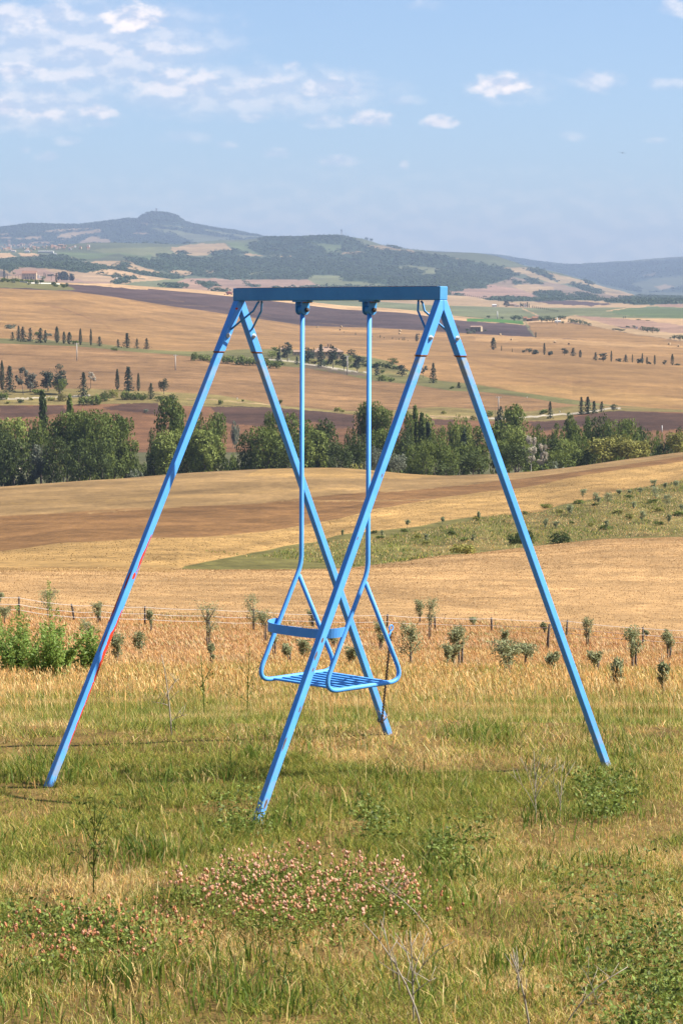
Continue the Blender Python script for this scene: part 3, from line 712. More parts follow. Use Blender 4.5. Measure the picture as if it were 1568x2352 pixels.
def crown_points(r, kind, n):
    """points, outward directions, tone for the leaf clumps of one crown, height 1"""
    P = []; Nn = []; T = []
    def lobe(c, rad, m, tone, sq=(1, 1, 1), inner=.55):
        d = r.normal(size=(m, 3)); d /= np.linalg.norm(d, axis=1)[:, None]
        k = inner + (1.06 - inner) * r.random(m) ** .5
        p = np.array(c) + d * (rad * np.array(sq)) * k[:, None]
        nn = d * .8 + r.normal(size=(m, 3)) * .55; nn[:, 2] += .15; nn /= np.linalg.norm(nn, axis=1)[:, None]
        P.append(p); Nn.append(nn); T.append(np.clip(tone + r.normal(0, .14, m), 0, 1))
    if kind in ('broad', 'round', 'tall', 'airy'):
        W, zc, hz = dict(broad=(.36, .60, .36), round=(.40, .56, .40), tall=(.20, .58, .42), airy=(.26, .60, .38))[kind]
        nl = dict(broad=22, round=18, tall=20, airy=17)[kind]
        cs = []
        for i in range(nl):
            for _ in range(30):
                d = r.normal(size=3); d /= np.linalg.norm(d); k = r.random() ** .4
                c = np.array([d[0]*W*k, d[1]*W*k, zc + d[2]*hz*k])
                rad = (.10 + .09*r.random()) * (1.0 if kind != 'tall' else .72) * (.8 if kind == 'airy' else 1)
                if all(np.linalg.norm(c - o) > .09 for o in cs): break
            cs.append(c)
            if c[2] + rad > 1.0: c[2] = 1.0 - rad
            lobe(c, rad, int(n / nl), .25 + .5*r.random(), (1.15, 1.15, .9), .55)
        # lifted sprays at the top and rim
        m = int(n*.10); a = r.random(m)*2*math.pi; z = zc + hz*(r.random(m)*1.6 - .75); w = W*np.sqrt(np.clip(1 - ((z - zc)/hz)**2, .02, 1))*(1.0 + .12*r.random(m))
        p = np.stack([np.cos(a)*w, np.sin(a)*w, z], 1); P.append(p); q = r.normal(size=(m, 3)); Nn.append(q/np.linalg.norm(q, axis=1)[:, None]); T.append(.4 + .4*r.random(m))
    elif kind == 'poplar':
        for i in range(26):
            z = .12 + .85*i/25; w = .105*math.sin(math.pi*min(1, (z*.95 + .08)))**.6 + .015
            a = r.random()*6.28; lobe((math.cos(a)*w*.55, math.sin(a)*w*.55, min(z, .95)), .055 + .02*r.random(), n//26, .3 + .4*r.random(), (1, 1, 1.7))
    elif kind == 'cypress':
        z = r.random(n)**.85; w = .098*np.clip(np.minimum(1, (z + .03)*4.5), 0, 1)*(1 - z**2.2)**.72 + .004
        a = r.random(n)*2*math.pi; wob = 1 + .22*np.sin(a*3 + z*17) + .10*r.normal(size=n); k = .72 + .3*r.random(n)
        P.append(np.stack([np.cos(a)*w*wob*k, np.sin(a)*w*wob*k, z*.985 + .01], 1)); nn = np.stack([np.cos(a), np.sin(a), .35 + 0*a], 1) + r.normal(size=(n, 3))*.4
        Nn.append(nn/np.linalg.norm(nn, axis=1)[:, None]); T.append(np.clip(.4 + r.normal(0, .2, n), 0, 1))
    elif kind in ('conifer', 'fir'):
        wb = .27 if kind == 'conifer' else .33
        tiers = 11; per = n//(tiers*7)
        for t in range(tiers):
            z = .07 + .9*t/(tiers-1); w = wb*(1 - z)**.75*(.75 + .45*r.random()) + .02
            for b in range(7):
                a = 2*math.pi*(b/7 + r.random()*.15 + t*.37); L = w*(.55 + .6*r.random())
                m = max(per, 3); f = r.random(m)**.7
                p = np.stack([np.cos(a)*L*f, np.sin(a)*L*f, z - .05*f**1.5 + 0*f], 1) + r.normal(0, .018 + .012*wb, (m, 3))
                P.append(p); q = r.normal(size=(m, 3))*.6 + np.array([math.cos(a)*.5, math.sin(a)*.5, .7]); Nn.append(q/np.linalg.norm(q, axis=1)[:, None]); T.append(np.clip(.2 + .5*r.random() + r.normal(0, .1, m), 0, 1))
    elif kind == 'pine':
        for i in range(15):
            z = .22 + .7*r.random(); w = .25*math.sqrt(max(.05, 1 - ((z - .52)/.46)**2)); a = r.random()*6.28; k = r.random()**.5
            lobe((math.cos(a)*w*k, math.sin(a)*w*k, min(z, .9)), .10 + .05*r.random(), n//15, .2 + .5*r.random(), (1.25, 1.25, .72))
    elif kind == 'umbrella':
        for i in range(14):
            a = r.random()*6.28; k = r.random()**.5*.34
            lobe((math.cos(a)*k, math.sin(a)*k, .74 + .14*r.random() - k*.2), .11 + .03*r.random(), n//14, .3 + .4*r.random(), (1.2, 1.2, .75))
    elif kind == 'bush':
        for i in range(12):
            a = r.random()*6.28; k = r.random()**.5*.62
            z = (.25 + .5*r.random())*(1 - k*.5); lobe((math.cos(a)*k, math.sin(a)*k, z), .26 + .12*r.random(), n//12, .2 + .6*r.random(), (1.05, 1.05, .85))
    elif kind == 'sparse':
        for i in range(13):
            a = r.random()*6.28; k = .12 + .22*r.random(); z = .42 + .5*r.random()
            lobe((math.cos(a)*k, math.sin(a)*k, z), .055 + .05*r.random(), n//13, .3 + .5*r.random(), (1.3, 1.3, .8), .2)
    P = np.concatenate(P); Nn = np.concatenate(Nn); T = np.concatenate(T)
    P[:, 2] = np.maximum(P[:, 2], .01)
    return P, Nn, T

PROTO = {}
def proto(kind, leaf, n, size, seed, trunk=True, bark=None, merged=False):
    key = (kind, leaf, n, seed, merged)
    if key in PROTO: return PROTO[key]
    r = np.random.default_rng(seed*131 + hash(kind) % 1 + len(kind)*977)
    P, Nn, T = crown_points(r, kind, n)
    V, F, Ln = leaf_cards(P, Nn, size*(.6 + .8*r.random(len(P))), r)
    tone = np.repeat(T, 4)
    tk = None
    kw = dict(broad=dict(h1=.55, rad=.020, limbs=8), round=dict(h1=.5, rad=.022, limbs=8), tall=dict(h1=.75, rad=.016, limbs=7, spread=.16), airy=dict(h1=.75, rad=.016, limbs=9, spread=.22),
              poplar=dict(h1=.8, rad=.014, limbs=4, spread=.1), cypress=dict(h1=.5, rad=.016, limbs=0), conifer=dict(h1=.9, rad=.020, limbs=0), fir=dict(h1=.9, rad=.022, limbs=0),
              pine=dict(h1=.72, rad=.020, limbs=7, spread=.2, lean=.05), umbrella=dict(h1=.70, rad=.022, limbs=7, spread=.2, lmin=.6), bush=dict(h1=.4, rad=.03, limbs=4, spread=.25), sparse=dict(h1=.8, rad=.017, limbs=10, spread=.26, lmin=.35, lean=.06))[kind]
    t = tree_trunk(r, kind, **kw)
    if merged:
        tv, tf, tl = pack(t.v, t.f)
        VV = np.concatenate([V, tv]); FF = np.concatenate([F, tf + len(V)]); LL = np.concatenate([Ln, tl])
        me = make_mesh(kind, VV, FF, LL, [LEAF[leaf], bark or M_BARK], False, {'tone': np.concatenate([tone, np.zeros(len(tv))])}, np.concatenate([np.zeros(len(Ln)), np.ones(len(tl))]))
        PROTO[key] = (me, None)
    else:
        me = make_mesh(kind + '_crown', V, F, Ln, [LEAF[leaf]], False, {'tone': tone})
        tm = t.mesh(kind + '_trunk', [bark or M_BARK], True)
        PROTO[key] = (me, tm)
    return PROTO[key]

NAMES = dict(broad='tree', round='tree', tall='tree', airy='tree', poplar='poplar', cypress='cypress', conifer='conifer', fir='fir_tree', pine='pine_tree', umbrella='umbrella_pine', bush='bush', sparse='tree', bare='bare_tree')
CATS = dict(tree='tree', poplar='tree', cypress='cypress', conifer='conifer', fir_tree='fir tree', pine_tree='pine', umbrella_pine='pine', bush='bush', bare_tree='tree')
LW = dict(broad=.80, round=.86, tall=.46, airy=.58, poplar=.24, cypress=.20, conifer=.50, fir=.62, pine=.58, umbrella=.86, bush=1.75, sparse=.72, bare=.5)   # natural width of the prototypes
KIDS = []
def plant(kind, leaf, x, ybase, hpx, wpx, look, site, group, d=None, variants=3, n=None, merged=None, bark=None, hide=0.0):
    """one tree: x, ybase and heights in picture-grid units; d = distance when its foot is hidden"""
    if d is None: X, Y, Z, D = hit(x, ybase, 20)
    else: X, Y, Z, D = at_dist(x, d)
    if d is None: H = hpx * D / FV * (1.0 + hide)
    else:
        a, t = vray(x, ybase - hpx); H = D*float(t) - Z
    H = max(H, .25); Wd = wpx * D / FV
    rpx = hpx * .435
    if merged is None: merged = rpx < 13 and kind != 'sparse' and leaf != 'light'
    if n is None: n = 3400 if rpx > 45 else 2200 if rpx > 28 else 1100 if rpx > 15 else 420 if rpx > 7 else 150
    sizes = {3400: .021, 2200: .025, 1100: .034, 420: .052, 150: .085}
    size = sizes.get(n, .03)
    if kind == 'cypress': size *= .62
    if kind in ('conifer', 'fir'): size *= .85
    if kind == 'bush': size *= 1.9
    v = random.randrange(variants)
    me, tm = proto(kind, leaf, n, size, v, merged=merged, bark=bark)
    nm = NAMES[kind]
    sx = Wd / LW[kind]
    sc = (sx, sx, H); rot = (0, 0, random.random()*6.283)
    if merged:
        o = obj(nm, me, None, (X, Y, Z + EYE), rot, sc)
    else:
        o = obj(nm, None, None, (X, Y, Z + EYE), rot, sc)
        if tm is not None and kind != 'bush': obj('trunk', tm, o)
        obj('foliage' if kind == 'bush' else 'crown', me, o)
    o['category'] = CATS[nm]; o['group'] = group
    KIDS.append((o, look, nm.replace('_', ' '), site, x, ybase))
    return o

ORD = 'first second third fourth fifth sixth seventh eighth ninth tenth eleventh twelfth thirteenth fourteenth fifteenth sixteenth seventeenth eighteenth nineteenth twentieth'.split()
def ordinal(i):
    return ORD[i] if i < 20 else ('twenty-' + ORD[i-20] if i < 29 else 'thirtieth' if i == 29 else 'thirty-' + ORD[i-30] if i < 39 else 'fortieth' if i == 39 else 'forty-' + ORD[i-40])

# --- row on the near verge, left (frame A): kind, leaf, x, base, height, width, look
A_ROW = [('cypress','cyp',22,305,262,46,'tall slim dark'),('conifer','con',88,322,228,120,'broad dark green'),('sparse','gcon',205,345,245,125,'thin greyish'),('pine','gcon',268,325,205,120,'thin greyish'),
 ('pine','con',428,318,222,130,'round headed dark'),('pine','con',525,340,268,130,'tall dark'),('round','mid',535,345,150,125,'light green leafy'),('fir','cyp',740,362,212,118,'dense black green'),('sparse','twig',803,290,155,85,'half bare brown'),
 ('cypress','cyp',1037,305,186,40,'slim dark'),('conifer','con',1133,312,210,125,'broad grey green'),('cypress','cyp',1222,316,162,32,'small slim'),('fir','cyp',1333,385,142,90,'small dark'),('round','cyp',1447,342,145,98,'round dark')]
for k, lf, x, yb, hh, w, look in A_ROW:
    plant(k, lf, zx('A', x), zy('A', yb), zs('A', hh), zs('A', w), look, 'on the left grassy verge', 'trees on the near verge')
for x, yb, hh, w, lf in [(40,390,80,100,'mid'),(185,420,45,60,'dark'),(75,425,30,60,'bronze'),(275,395,30,45,'bronze'),(560,402,80,120,'yellow'),(450,400,45,90,'bronze'),(760,437,95,170,'mid'),(845,435,100,120,'mid'),(930,402,92,110,'mid'),(1008,372,92,90,'bronze'),(1110,388,90,110,'mid'),(1195,392,80,110,'mid'),(1260,392,70,90,'mid'),(1420,402,60,110,'mid'),(1510,425,95,120,'dark'),(1290,506,42,50,'grey'),(340,345,60,110,'mid')]:
    plant('bush', lf, zx('A', x), zy('A', yb), zs('A', hh), zs('A', w), dict(mid='green', dark='dark round', yellow='yellowish flowering', bronze='dull olive', grey='pale grey')[lf], 'on the left grassy verge', 'bushes on the near verge')
# --- the wood in the valley: foot hidden or far below, so distance is given (m)
def wood(f, rows, d0, site='in the valley wood', group='trees of the valley wood'):
    looks = dict(mid='mid green', light='light green', dark='dark green', grey='grey green', yellow='yellow green', bronze='olive green', cyp='black green', twig='brown bare', olive='silvery', con='dark')
    shp = dict(broad='spreading', round='rounded', tall='upright', airy='feathery', poplar='narrow', cypress='narrow', bush='low', sparse='open', conifer='pointed', pine='round headed', fir='pointed')
    for k, lf, x, top, base, w, dd in rows:
        kw = {}
        if lf == 'twig' or k == 'sparse': kw['bark'] = M_PALEBARK
        plant(k, lf, zx(f, x), zy(f, base), zs(f, base - top), zs(f, w), shp[k] + ' ' + looks[lf], site, group if k != 'bush' else 'bushes along the valley wood', d=d0 + dd, merged=False, **kw)
wood('A', [('poplar','dark',380,335,540,88,175),('poplar','mid',620,372,520,78,175),
 ('broad','light',85,485,800,340,90),('round','dark',240,520,760,190,105),('round','dark',20,640,900,260,60),('broad','mid',365,530,860,220,85),('broad','mid',590,475,900,330,70),('tall','mid',690,470,950,230,66),('broad','mid',790,462,960,330,60),('tall','mid',900,482,950,240,64),('tall','mid',1020,510,950,230,72),('airy','mid',1110,535,900,190,80),('round','dark',480,700,980,260,55),('round','dark',120,690,900,300,62),('round','dark',700,720,1000,300,48),('round','dark',900,720,1000,260,50)], 600)
wood('A', [('sparse','twig',130,755,1030,190,20),('airy','mid',35,805,1130,170,12),('airy','grey',355,757,1135,190,-2),('sparse','bronze',560,765,1132,230,-6),('tall','light',830,735,1000,165,25),('round','dark',255,765,1010,190,28),('round','mid',690,820,1060,170,18),('tall','mid',760,800,1060,140,16),('round','mid',1000,790,1010,210,30),('airy','light',440,850,1120,120,6)], 665)
wood('A', [('bush','dark',75,1025,1150,150,4),('bush','mid',185,1012,1145,170,0),('bush','light',285,1040,1145,110,0),('bush','mid',640,1050,1120,170,4),('bush','light',740,1030,1112,150,4),('bush','mid',850,1035,1105,170,6),('bush','mid',970,912,1060,130,20),('bush','dark',1130,895,1085,190,16),('bush','dark',1310,885,1070,200,14),('bush','grey',1190,975,1085,170,6),('bush','bronze',1050,1035,1095,140,4),('bush','mid',1430,945,1055,140,14),('bush','bronze',930,1040,1098,130,4),('bush','mid',1220,850,1000,150,24)], 665)
wood('B', [('broad','mid',195,148,480,255,112),('round','dark',40,425,560,110,100),('round','mid',270,215,520,190,118),('tall','light',140,435,760,200,58),('tall','light',240,420,760,170,62),('tall','light',420,415,750,170,60),('tall','light',500,425,750,190,58),('tall','light',590,470,740,170,62),('broad','mid',600,235,560,200,120),('round','mid',500,280,600,220,110),('round','dark',430,230,600,160,122),('round','dark',60,560,760,160,66),('round','dark',330,560,770,190,66)], 600)
wood('B', [('bush','dark',30,685,865,170,10),('bush','bronze',130,735,835,150,4),('bush','bronze',330,735,830,150,4),('bush','grey',420,725,825,150,2),('bush','mid',520,700,815,160,6),('bush','bronze',620,725,805,130,0),('bush','mid',745,598,730,120,40),('bush','dark',700,635,760,120,30),('bush','mid',870,688,795,150,4),('bush','mid',770,715,800,120,2),('bush','mid',990,710,790,140,2),('bush','mid',1080,700,785,130,4),('bush','mid',1190,735,790,150,0),('bush','grey',770,318,398,80,240)], 660)
wood('B', [('round','dark',880,448,750,210,60),('broad','mid',1030,365,760,290,56),('airy','mid',1085,272,600,150,118),('airy','mid',1240,285,600,220,110),('broad','dark',1130,480,760,240,58),('broad','dark',1240,440,760,220,70),('airy','mid',1390,350,640,190,95),('round','dark',1500,338,600,210,115),('tall','light',1480,428,750,190,60),('tall','light',1410,520,760,130,52),('round','dark',960,540,760,180,54)], 600)
wood('C', [('tall','light',70,325,650,170,58),('round','dark',110,235,560,260,112),('broad','dark',240,415,670,240,52),('broad','dark',420,368,660,220,60),('broad','mid',470,85,480,200,128),('broad','mid',590,75,500,230,126),('airy','mid',660,150,480,150,124),('broad','mid',610,285,620,230,82),('round','dark',340,285,500,100,120),('round','grey',560,475,665,120,36),('broad','dark',800,300,640,220,80),('tall','mid',860,160,520,90,120),('poplar','mid',915,150,520,80,122),('poplar','mid',975,210,520,80,118),('poplar','cyp',1032,298,520,55,92),('airy','light',1020,195,430,130,135),('round','grey',765,535,690,170,28),('broad','mid',1090,368,690,230,50),('round','mid',1010,420,690,190,46),('round','mid',1230,465,660,170,54),('broad','mid',1345,435,660,210,62),('broad','dark',1430,520,745,280,28),('round','dark',1195,630,750,210,24),('round','mid',1330,175,420,140,140),('airy','light',1250,255,500,140,112),('airy','light',1350,245,500,160,108),('poplar','cyp',1350,365,520,60,84),('airy','mid',1480,300,560,170,98),('round','mid',870,420,680,180,56),('round','dark',690,380,640,170,70),('round','mid',1140,290,560,180,100)], 600)
wood('C', [('bush','bronze',400,600,685,140,4),('bush','mid',60,630,680,200,2),('bush','light',890,640,720,150,2),('bush','mid',820,660,720,170,0),('bush','mid',1000,690,740,190,0),('bush','dark',1100,690,745,130,2),('bush','yellow',1425,205,250,60,360),('bush','mid',740,660,715,140,2),('bush','mid',520,640,700,120,2)], 650)
wood('D', [('pine','con',180,98,300,85,170),('broad','mid',305,88,380,215,150),('airy','mid',210,210,400,170,112),('broad','light',310,215,430,200,104),('airy','light',140,225,420,130,116),('round','mid',480,235,420,140,108),('round','mid',625,232,400,140,116),('tall','mid',722,148,400,85,140),('airy','mid',745,225,400,130,122),('broad','dark',925,165,430,210,122),('round','mid',1010,195,420,160,118),('tall','light',850,168,380,70,132),('broad','mid',1115,165,380,180,130),('round','mid',1195,178,360,140,134),('round','mid',1130,275,420,150,100),('round','dark',1260,245,370,110,128),('round','mid',1240,300,430,150,92)], 600)
wood('D', [('broad','light',335,305,610,240,52),('broad','dark',310,395,615,230,38),('sparse','twig',425,325,600,110,44),('sparse','twig',515,385,600,80,40),('round','dark',560,325,570,200,60),('broad','light',690,325,540,220,66),('round','mid',800,300,520,170,74),('airy','bronze',960,340,530,210,44),('airy','bronze',1090,318,510,200,60),('airy','bronze',1160,362,500,190,44),('airy','bronze',1245,365,485,150,48),('round','mid',640,430,580,170,40),('round','dark',830,440,560,170,44),('broad','mid',230,330,600,190,60),('round','mid',420,330,560,170,72),('round','mid',1330,300,440,110,90),('round','mid',1385,290,430,80,96),('round','dark',1455,325,470,170,66),('airy','bronze',1512,300,475,130,50),('round','dark',1560,265,460,160,76),('round','mid',900,330,520,150,70),('round','dark',1020,260,440,150,104)], 600)
wood('D', [('bush','grey',640,498,580,210,4),('bush','mid',780,488,565,170,6),('bush','mid',860,490,545,130,6),('bush','bronze',940,470,530,150,8),('bush','mid',560,520,590,150,2),('bush','mid',480,540,600,130,2),('bush','mid',1060,450,510,150,6),('bush','dark',1362,443,475,75,4),('bush','mid',400,560,610,140,0)], 648)
# conifers along the road on the right
for k, lf, x, yb, hh, w, look in [('fir','cyp',568,207,128,62,'lone pointed dark'),('conifer','cyp',802,178,132,58,'tall pointed'),('conifer','cyp',850,174,130,76,'tallest pointed'),('conifer','cyp',897,168,94,66,'shorter pointed'),('fir','cyp',955,158,80,62,'small bushy dark'),('round','cyp',1043,151,56,56,'small round dark')]:
    plant(k, lf, zx('D', x), zy('D', yb), zs('D', hh), zs('D', w), look, 'beside the pale right road', 'conifers by the road')
plant('bush', 'mid', zx('D', 520), zy('D', 172), zs('D', 42), zs('D', 70), 'round green', 'beside the pale right road', 'bushes on the near verge')
plant('bush', 'mid', zx('D', 110), zy('D', 190), zs('D', 48), zs('D', 70), 'dark green', 'beside the pale right road', 'bushes on the near verge')
for x, yb, hh, w in [(230,182,48,70),(270,186,30,60),(1165,200,34,55),(700,205,45,40)]:
    plant('bush', 'bronze', zx('C', x), zy('C', yb), zs('C', hh), zs('C', w), 'small dull', 'on the weedy verge', 'bushes on the near verge')
for x, yb, hh, w in [(640,225,55,50),(835,198,26,26),(1168,218,48,40)]:
    plant('bush', 'mid', zx('B', x), zy('B', yb), zs('B', hh), zs('B', w), 'small green', 'on the weedy verge', 'bushes on the near verge')
# --- dark row on the strip between the two wheat fields, left
for k, lf, x, yb, hh, w, look in [('fir','cyp',113,258,72,62,'low dark'),('conifer','con',168,262,128,60,'leaning dark'),('conifer','cyp',205,270,130,80,'tall dark'),('fir','con',270,270,118,92,'broad dark'),('conifer','cyp',360,280,130,90,'thick dark'),('cypress','cyp',403,275,108,32,'slim dark'),('cypress','cyp',505,279,142,46,'stout tall'),('cypress','cyp',567,286,104,34,'short'),('cypress','cyp',615,290,104,46,'stout short'),('cypress','cyp',712,298,144,32,'slender tall'),('cypress','cyp',804,303,147,25,'slenderest tall'),('fir','cyp',880,309,84,66,'small spreading'),('fir','cyp',1043,321,72,56,'smallest'),('conifer','cyp',1122,326,128,86,'large pointed'),('fir','cyp',1210,330,86,58,'small pointed'),('fir','cyp',1295,336,94,80,'broad pointed')]:
    plant(k, lf, zx('F', x), zy('F', yb), zs('F', hh), zs('F', w), look, 'in the row between left fields', 'row of dark trees between the wheat fields')
for x, yb, hh, w, lf in [(95,155,48,110,'grey'),(665,290,38,64,'mid'),(1010,350,32,70,'mid'),(330,215,40,60,'mid'),(430,220,30,70,'grey')]:
    plant('bush', lf, zx('F', x), zy('F', yb), zs('F', hh), zs('F', w), dict(grey='greyish', mid='green')[lf], 'by the row between left fields', 'bushes between the wheat fields')
# hedge in front of the farm
for i, (x, yb, hh, w) in enumerate([(448,829,24,20),(468,829,18,32),(496,833,17,36),(524,835,22,36),(552,838,24,36),(580,840,24,34),(604,840,22,30),(628,846,22,34)]):
    plant('bush', 'mid', x, yb, hh, w, 'dense dark', 'of the farm hedge', 'hedge bushes left of the farmhouse')
# --- trees around the farmhouse
for k, lf, x, yb, hh, w, look in [('round','mid',255,252,46,80,'round green'),('round','light',225,300,60,90,'pale leafy'),('cypress','cyp',284,312,118,16,'thin'),('pine','con',345,322,158,88,'tall wide headed'),('conifer','con',275,350,100,80,'dark'),('conifer','con',420,346,60,46,'small dark'),('pine','con',512,340,132,82,'broad dark'),('cypress','cyp',550,305,90,12,'thin'),('conifer','con',606,362,172,92,'tallest dark'),('pine','cyp',700,376,184,80,'tall dark pointed'),('pine','con',785,386,128,72,'dark'),('round','con',845,300,76,66,'round'),('round','light',840,340,66,54,'light green'),('pine','con',888,402,162,66,'tall bare stemmed'),('round','con',936,350,66,56,'small'),('round','dark',1160,360,66,88,'big round'),('pine','con',1236,440,98,82,'bare stemmed round'),('conifer','con',1042,432,92,60,'dark drooping'),('sparse','gcon',1400,450,100,60,'grey half bare'),('fir','cyp',1478,490,154,80,'lone dark')]:
    plant(k, lf, zx('E', x), zy('E', yb), zs('E', hh), zs('E', w), look, 'by the middle farmhouse', 'trees around the farmhouse')
for x, yb, hh, w, lf, look in [(555,345,48,80,'yellow','yellowish'),(640,350,42,70,'mid','green'),(740,348,42,60,'dark','dark'),(1085,415,34,42,'mid','small green'),(1040,372,54,90,'dark','dark hedge'),(1110,378,50,90,'dark','dark hedge'),(1180,384,34,80,'dark','dark hedge'),(1085,474,54,110,'mid','low'),(1150,480,38,70,'mid','low'),(300,350,30,60,'mid','low'),(210,352,44,70,'mid','low'),(490,335,34,60,'mid','green'),(850,372,34,50,'mid','small'),(950,365,36,60,'dark','dark'),(1500,470,14,30,'mid','tiny')]:
    plant('bush', lf, zx('E', x), zy('E', yb), zs('E', hh), zs('E', w), look, 'by the middle farmhouse', 'bushes around the farmhouse')
plant('fir', 'cyp', 1053, 891, 13, 14, 'small leaning', 'on the weedy strip', 'trees around the farmhouse')
plant('bush', 'mid', 1038, 893, 8, 12, 'small green', 'on the weedy strip', 'bushes around the farmhouse')
# --- far row across the wheat on the right
for k, lf, x, yb, hh, w, look in [('cypress','cyp',142,357,90,44,'fat lone'),('cypress','cyp',203,366,40,9,'thin small'),('cypress','cyp',284,375,30,5,'tiny'),('bush','con',370,378,22,34,'low'),('round','con',412,385,44,52,'round'),('bush','con',458,391,42,58,'low round'),('cypress','cyp',524,395,88,20,'tall slim'),('bush','con',570,400,38,52,'low round'),('pine','con',676,400,54,48,'ragged'),('conifer','con',740,405,62,54,'broad'),('cypress','con',794,414,54,26,'short'),('conifer','con',908,437,58,46,'ragged'),('pine','con',967,445,65,68,'leaning ragged'),('cypress','cyp',1027,446,80,17,'tall slim'),('bush','con',1080,447,30,46,'low'),('conifer','con',1135,450,56,48,'broad'),('cypress','cyp',1186,454,62,12,'thin'),('bush','con',1240,460,44,52,'low round'),('cypress','cyp',1260,461,76,18,'slim'),('cypress','cyp',1295,466,54,18,'short'),('bush','con',1312,466,22,32,'low'),('cypress','cyp',1353,469,72,18,'slim'),('round','con',1428,472,40,38,'round'),('cypress','cyp',1485,473,83,26,'stout tall'),('bush','con',1525,473,15,54,'lowest'),('cypress','cyp',460,268,46,11,'thin lone')]:
    plant(k, lf, zx('G', x), zy('G', yb), zs('G', hh), zs('G', w), look, 'in the far row on the right wheat', 'far row of trees on the right wheat')
for x, yb, hh, w in [(690,83,6,4),(785,100,12,5),(875,118,20,7),(1005,134,12,7),(1047,139,7,5),(1066,140,24,7),(1095,143,10,8),(1162,150,18,6),(1190,154,8,7),(1212,156,14,14),(1240,159,22,9),(1255,160,26,8),(1282,163,9,6),(1350,167,62,25)]:
    plant('cypress' if hh > 15 else 'round', 'con', zx('E', x), zy('E', yb), zs('E', hh), zs('E', w), 'tiny dark' if hh < 60 else 'fat dark', 'dotted on the upper wheat', 'small trees on the upper wheat')
# --- plain on the right
for k, x, yb, hh, w, look in [('round',106,123,27,34,'small round'),('round',209,128,21,32,'smallest round'),('round',300,138,44,70,'big round'),('round',335,138,40,56,'round'),('round',505,150,50,62,'tall round'),('round',545,153,54,62,'tall round'),('round',585,152,44,56,'round'),('round',640,134,34,44,'back'),('round',672,134,36,40,'back'),('round',662,163,22,34,'low'),('round',722,158,36,44,'leaning row'),('round',755,163,38,50,'leaning row'),('round',790,168,38,50,'leaning row'),('round',828,174,32,50,'leaning row'),('round',860,178,22,36,'leaning row'),('bush',1060,208,14,70,'low row'),('bush',1105,214,14,60,'low row'),('bush',1150,190,14,40,'low'),('round',1198,196,22,36,'small'),('round',1265,218,38,52,'grove'),('round',1300,228,48,50,'grove'),('round',1335,230,46,46,'grove'),('round',1372,231,42,42,'grove'),('round',1500,282,40,44,'edge grove'),('round',1540,290,48,46,'edge grove'),('round',1575,292,46,46,'edge grove'),('round',1470,275,12,22,'tiny edge'),('bush',1230,134,8,40,'far low'),('bush',1300,138,6,40,'far low')]:
    plant(k, 'blue', zx('G', x), zy('G', yb), zs('G', hh), zs('G', w), look, 'on the far plain at right', 'round trees on the far plain')
for x, yb, hh in [(1120,123,18),(1134,123,20)]:
    plant('cypress', 'cyp', zx('G', x), zy('G', yb), zs('G', hh), zs('G', 6), 'tiny paired', 'on the far plain at right', 'far cypresses')
# estate on its rise with a cypress avenue
for k, x, yb, hh, w in [('cypress',73,472,34,10),('cypress',138,515,46,50),('round',122,478,24,22),('cypress',158,476,20,7),('cypress',182,482,26,16),('cypress',252,520,38,10),('cypress',272,520,34,9),('cypress',308,522,44,13),('cypress',322,524,32,8),('round',262,518,30,26),('cypress',60,517,20,6),('cypress',75,517,20,6)] + [('cypress', 350 + i*15.6, 527 + i*2.2, 22 - i*.7, 7) for i in range(14)]:
    plant(k, 'cyp', zx('K', x), zy('K', yb), zs('K', hh), zs('K', w), 'dark', 'around the estate on the plain', 'cypresses around the estate')
for i in range(16):
    plant('cypress', 'cyp', zx('J', 1015 + i*16.5), zy('J', 560 + i*2.4), zs('J', 24 if i == 0 else 15), zs('J', 6), 'tiny', 'along the pink field', 'cypress avenue on the plain')
# knoll with the farmhouse on the left
for k, x, yb, hh, w, look in [('cypress',48,911,118,27,'tallest'),('cypress',80,909,50,9,'thin'),('cypress',600,952,100,25,'dark'),('round',460,930,52,62,'round'),('umbrella',545,926,68,96,'wide dark'),('cypress',470,884,40,10,'thin'),('cypress',486,886,28,9,'thin short'),('poplar',628,928,82,36,'grove'),('poplar',650,930,84,36,'grove'),('poplar',670,930,94,34,'grove'),('poplar',692,930,90,36,'grove'),('poplar',712,928,72,30,'grove'),('cypress',728,926,52,12,'grove thin'),('poplar',752,935,76,34,'end grove'),('poplar',774,936,70,34,'end grove'),('round',150,868,26,40,'small back')]:
    plant(k, 'con' if k != 'round' else 'mid', zx('H', x), zy('H', yb), zs('H', hh), zs('H', w), look, 'on the left knoll', 'trees on the left knoll')
for i in range(26):
    x = random.uniform(0, 745); yb = 925 + (x/745)*55 + random.uniform(-6, 38)
    if x > 600: yb = random.uniform(975, 1010)
    plant('bush', random.choice(['mid','mid','dark','grey']), zx('H', x), zy('H', yb), zs('H', random.uniform(22, 40)), zs('H', random.uniform(36, 66)), 'low garden', 'on the left knoll', 'bushes on the left knoll')
for i in range(9):
    plant('bush', 'mid', zx('H', 30 + i*52), zy('H', 935 + i*2), zs('H', 34), zs('H', 60), 'clipped garden', 'below the left farmhouse walls', 'bushes on the left knoll')
